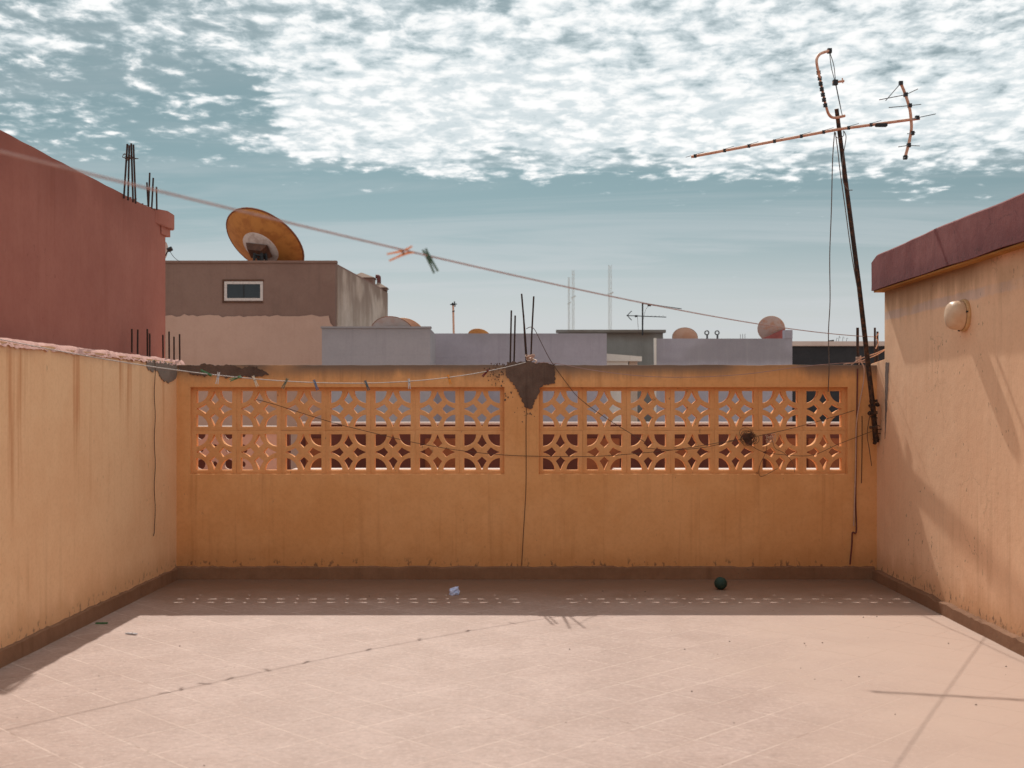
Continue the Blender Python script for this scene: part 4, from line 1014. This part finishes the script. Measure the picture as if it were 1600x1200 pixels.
def put_peg(t, p, tail, yaw=0.0, lift=0.0):
    """tail: image direction of the tails (dx right, dy down)"""
    a = math.atan2(-tail[0], tail[1])            # turn about Y
    t.rotation_euler = Matrix.Rotation(a, 3, 'Y').to_euler()
    t.rotation_euler = (Matrix.Rotation(a, 3, 'Y') @ Matrix.Rotation(yaw, 3, 'Z')).to_euler()
    t.location = p
s = near_at(641); put_peg(make_peg(PEG['orange'], .009, 'orange clothes peg lying open along the long pink clothesline', 'clothes pegs', .0052, 1.4), near_line(s) + Vector((-.012, 0, .0)), (-40, 13), .1)
s = near_at(668); put_peg(make_peg(PEG['dark_green'], .005, 'dark green clothes peg hanging aslant from the long pink clothesline', 'clothes pegs', .0038, .5), near_line(s), (17, 33), .25)
for x, c, tail, yaw, lab in ((326, 'green', (-8, -4), .9, 'green clothes peg nearest the left wall, tipped up on the grey line'), (341, 'white', (-2, 12), .4, 'white clothes peg hanging nearest the left corner, over the dark cement patch'),
        (372, 'green', (-14, 5), .5, 'bright green clothes peg lying along the grey line'), (397, 'cream', (6, 14), .6, 'cream clothes peg hanging right of the bright green one'),
        (447, 'grey_green', (-7, 14), .5, 'grey green clothes peg slanting left over the second and third blocks'), (492, 'blue', (5, 14), .5, 'blue clothes peg at the lowest part of the grey line'),
        (572, 'teal', (5, 13), .5, 'dark teal clothes peg above the fourth block of the left screen'), (639, 'white', (1, 16), .3, 'white clothes peg above the fifth block of the left screen'),
        (701, 'amber', (4, 14), .4, 'amber clothes peg above the sixth block of the left screen'), (761, 'red', (-6, 7), .7, 'dark red clothes peg nearest the pillar on the grey line')):
    put_peg(make_peg(PEG[c], .006, lab, 'clothes pegs'), peg_line(peg_at(x)), tail, yaw)
# fallen pegs on the floor
def floor_pt(x, y, z=0.0): Y = EYE * F / (y - PY); p = P(x, y, Y); p.z = z; return p
t = make_peg(PEG['green'], .010, 'green clothes peg fallen on the floor in the shade of the left wall', 'clothes pegs'); t.location = floor_pt(163, 975, .007); t.rotation_euler = (R(90), 0, R(95)); 
t = make_peg(PEG['white'], .012, 'white clothes peg fallen on the sunlit floor near the left wall', 'clothes pegs'); t.location = floor_pt(209, 992, .007); t.rotation_euler = (R(90), 0, R(70))

# ------------------------------------------------------------------ things on the floor
p = floor_pt(1126, 921); bm = bmesh.new(); bmesh.ops.create_icosphere(bm, subdivisions=4, radius=.052)
for v in bm.verts: v.co *= 1 + .02 * mnoise.noise(v.co * 18); v.co += p + Vector((0, 0, .050))
single('ball', bm, ball_m, 'small dark green ball on the floor in the shade of the right screen', 'ball', smooth='all')
p = floor_pt(710, 929); bm = bmesh.new(); bmesh.ops.create_icosphere(bm, subdivisions=3, radius=1)
for v in bm.verts:
    d = 1 + .45 * mnoise.noise(v.co * 1.6 + Vector((3, 1, 0))) + .25 * mnoise.cell(v.co * 2.2)
    q = v.co * d; q.z = max(q.z, -.55); shear = q.z * .25
    v.co = p + Vector(((q.x + shear) * .040, q.y * .035, (q.z + .55) * .036))
single('crumpled_wrapper', bm, paper_m, 'crumpled bluish white wrapper on the shaded floor before the left screen', 'litter')
p = floor_pt(300, 903, .004); bm = bmesh.new(); v = [bm.verts.new(p + Vector(q)) for q in ((-.03, 0, 0), (.028, -.006, .004), (.03, .012, .002), (-.02, .016, .009))]
bm.faces.new(v); r = bmesh.ops.extrude_face_region(bm, geom=bm.faces[:]); bmesh.ops.translate(bm, verts=[e for e in r['geom'] if isinstance(e, bmesh.types.BMVert)], vec=(0, 0, .001))
single('paper_scrap', bm, cement_grey, 'small grey scrap on the floor in the left corner', 'litter')
bm = bmesh.new(); rr = random.Random(9)
for k in range(90):
    if k < 16: X, Yk, s_ = *floor_pt(*((281, 1010), (1370, 964), (1285, 1005), (577, 932), (942, 924), (1349, 965), (1482, 1006), (1572, 1042), (1081, 1081), (1070, 1015), (1140, 1003), (1257, 1006), (1342, 1058), (890, 1015), (1525, 1102), (1008, 925))[k]).xy, .004
    else: X, Yk, s_ = rr.uniform(-2.7, 3.0), 4.6 + 5.4 * rr.random(), rr.uniform(.001, .0028)
    r = bmesh.ops.create_icosphere(bm, subdivisions=1, radius=s_)['verts']
    for v in r: v.co = Vector((X + v.co.x * 1.3, Yk + v.co.y, .0012 + s_ * .5 + v.co.z * .7))
tag(obj('grit', bm, debris_m), 'scattered dark grit on the terrace floor', 'grit', kind='stuff')
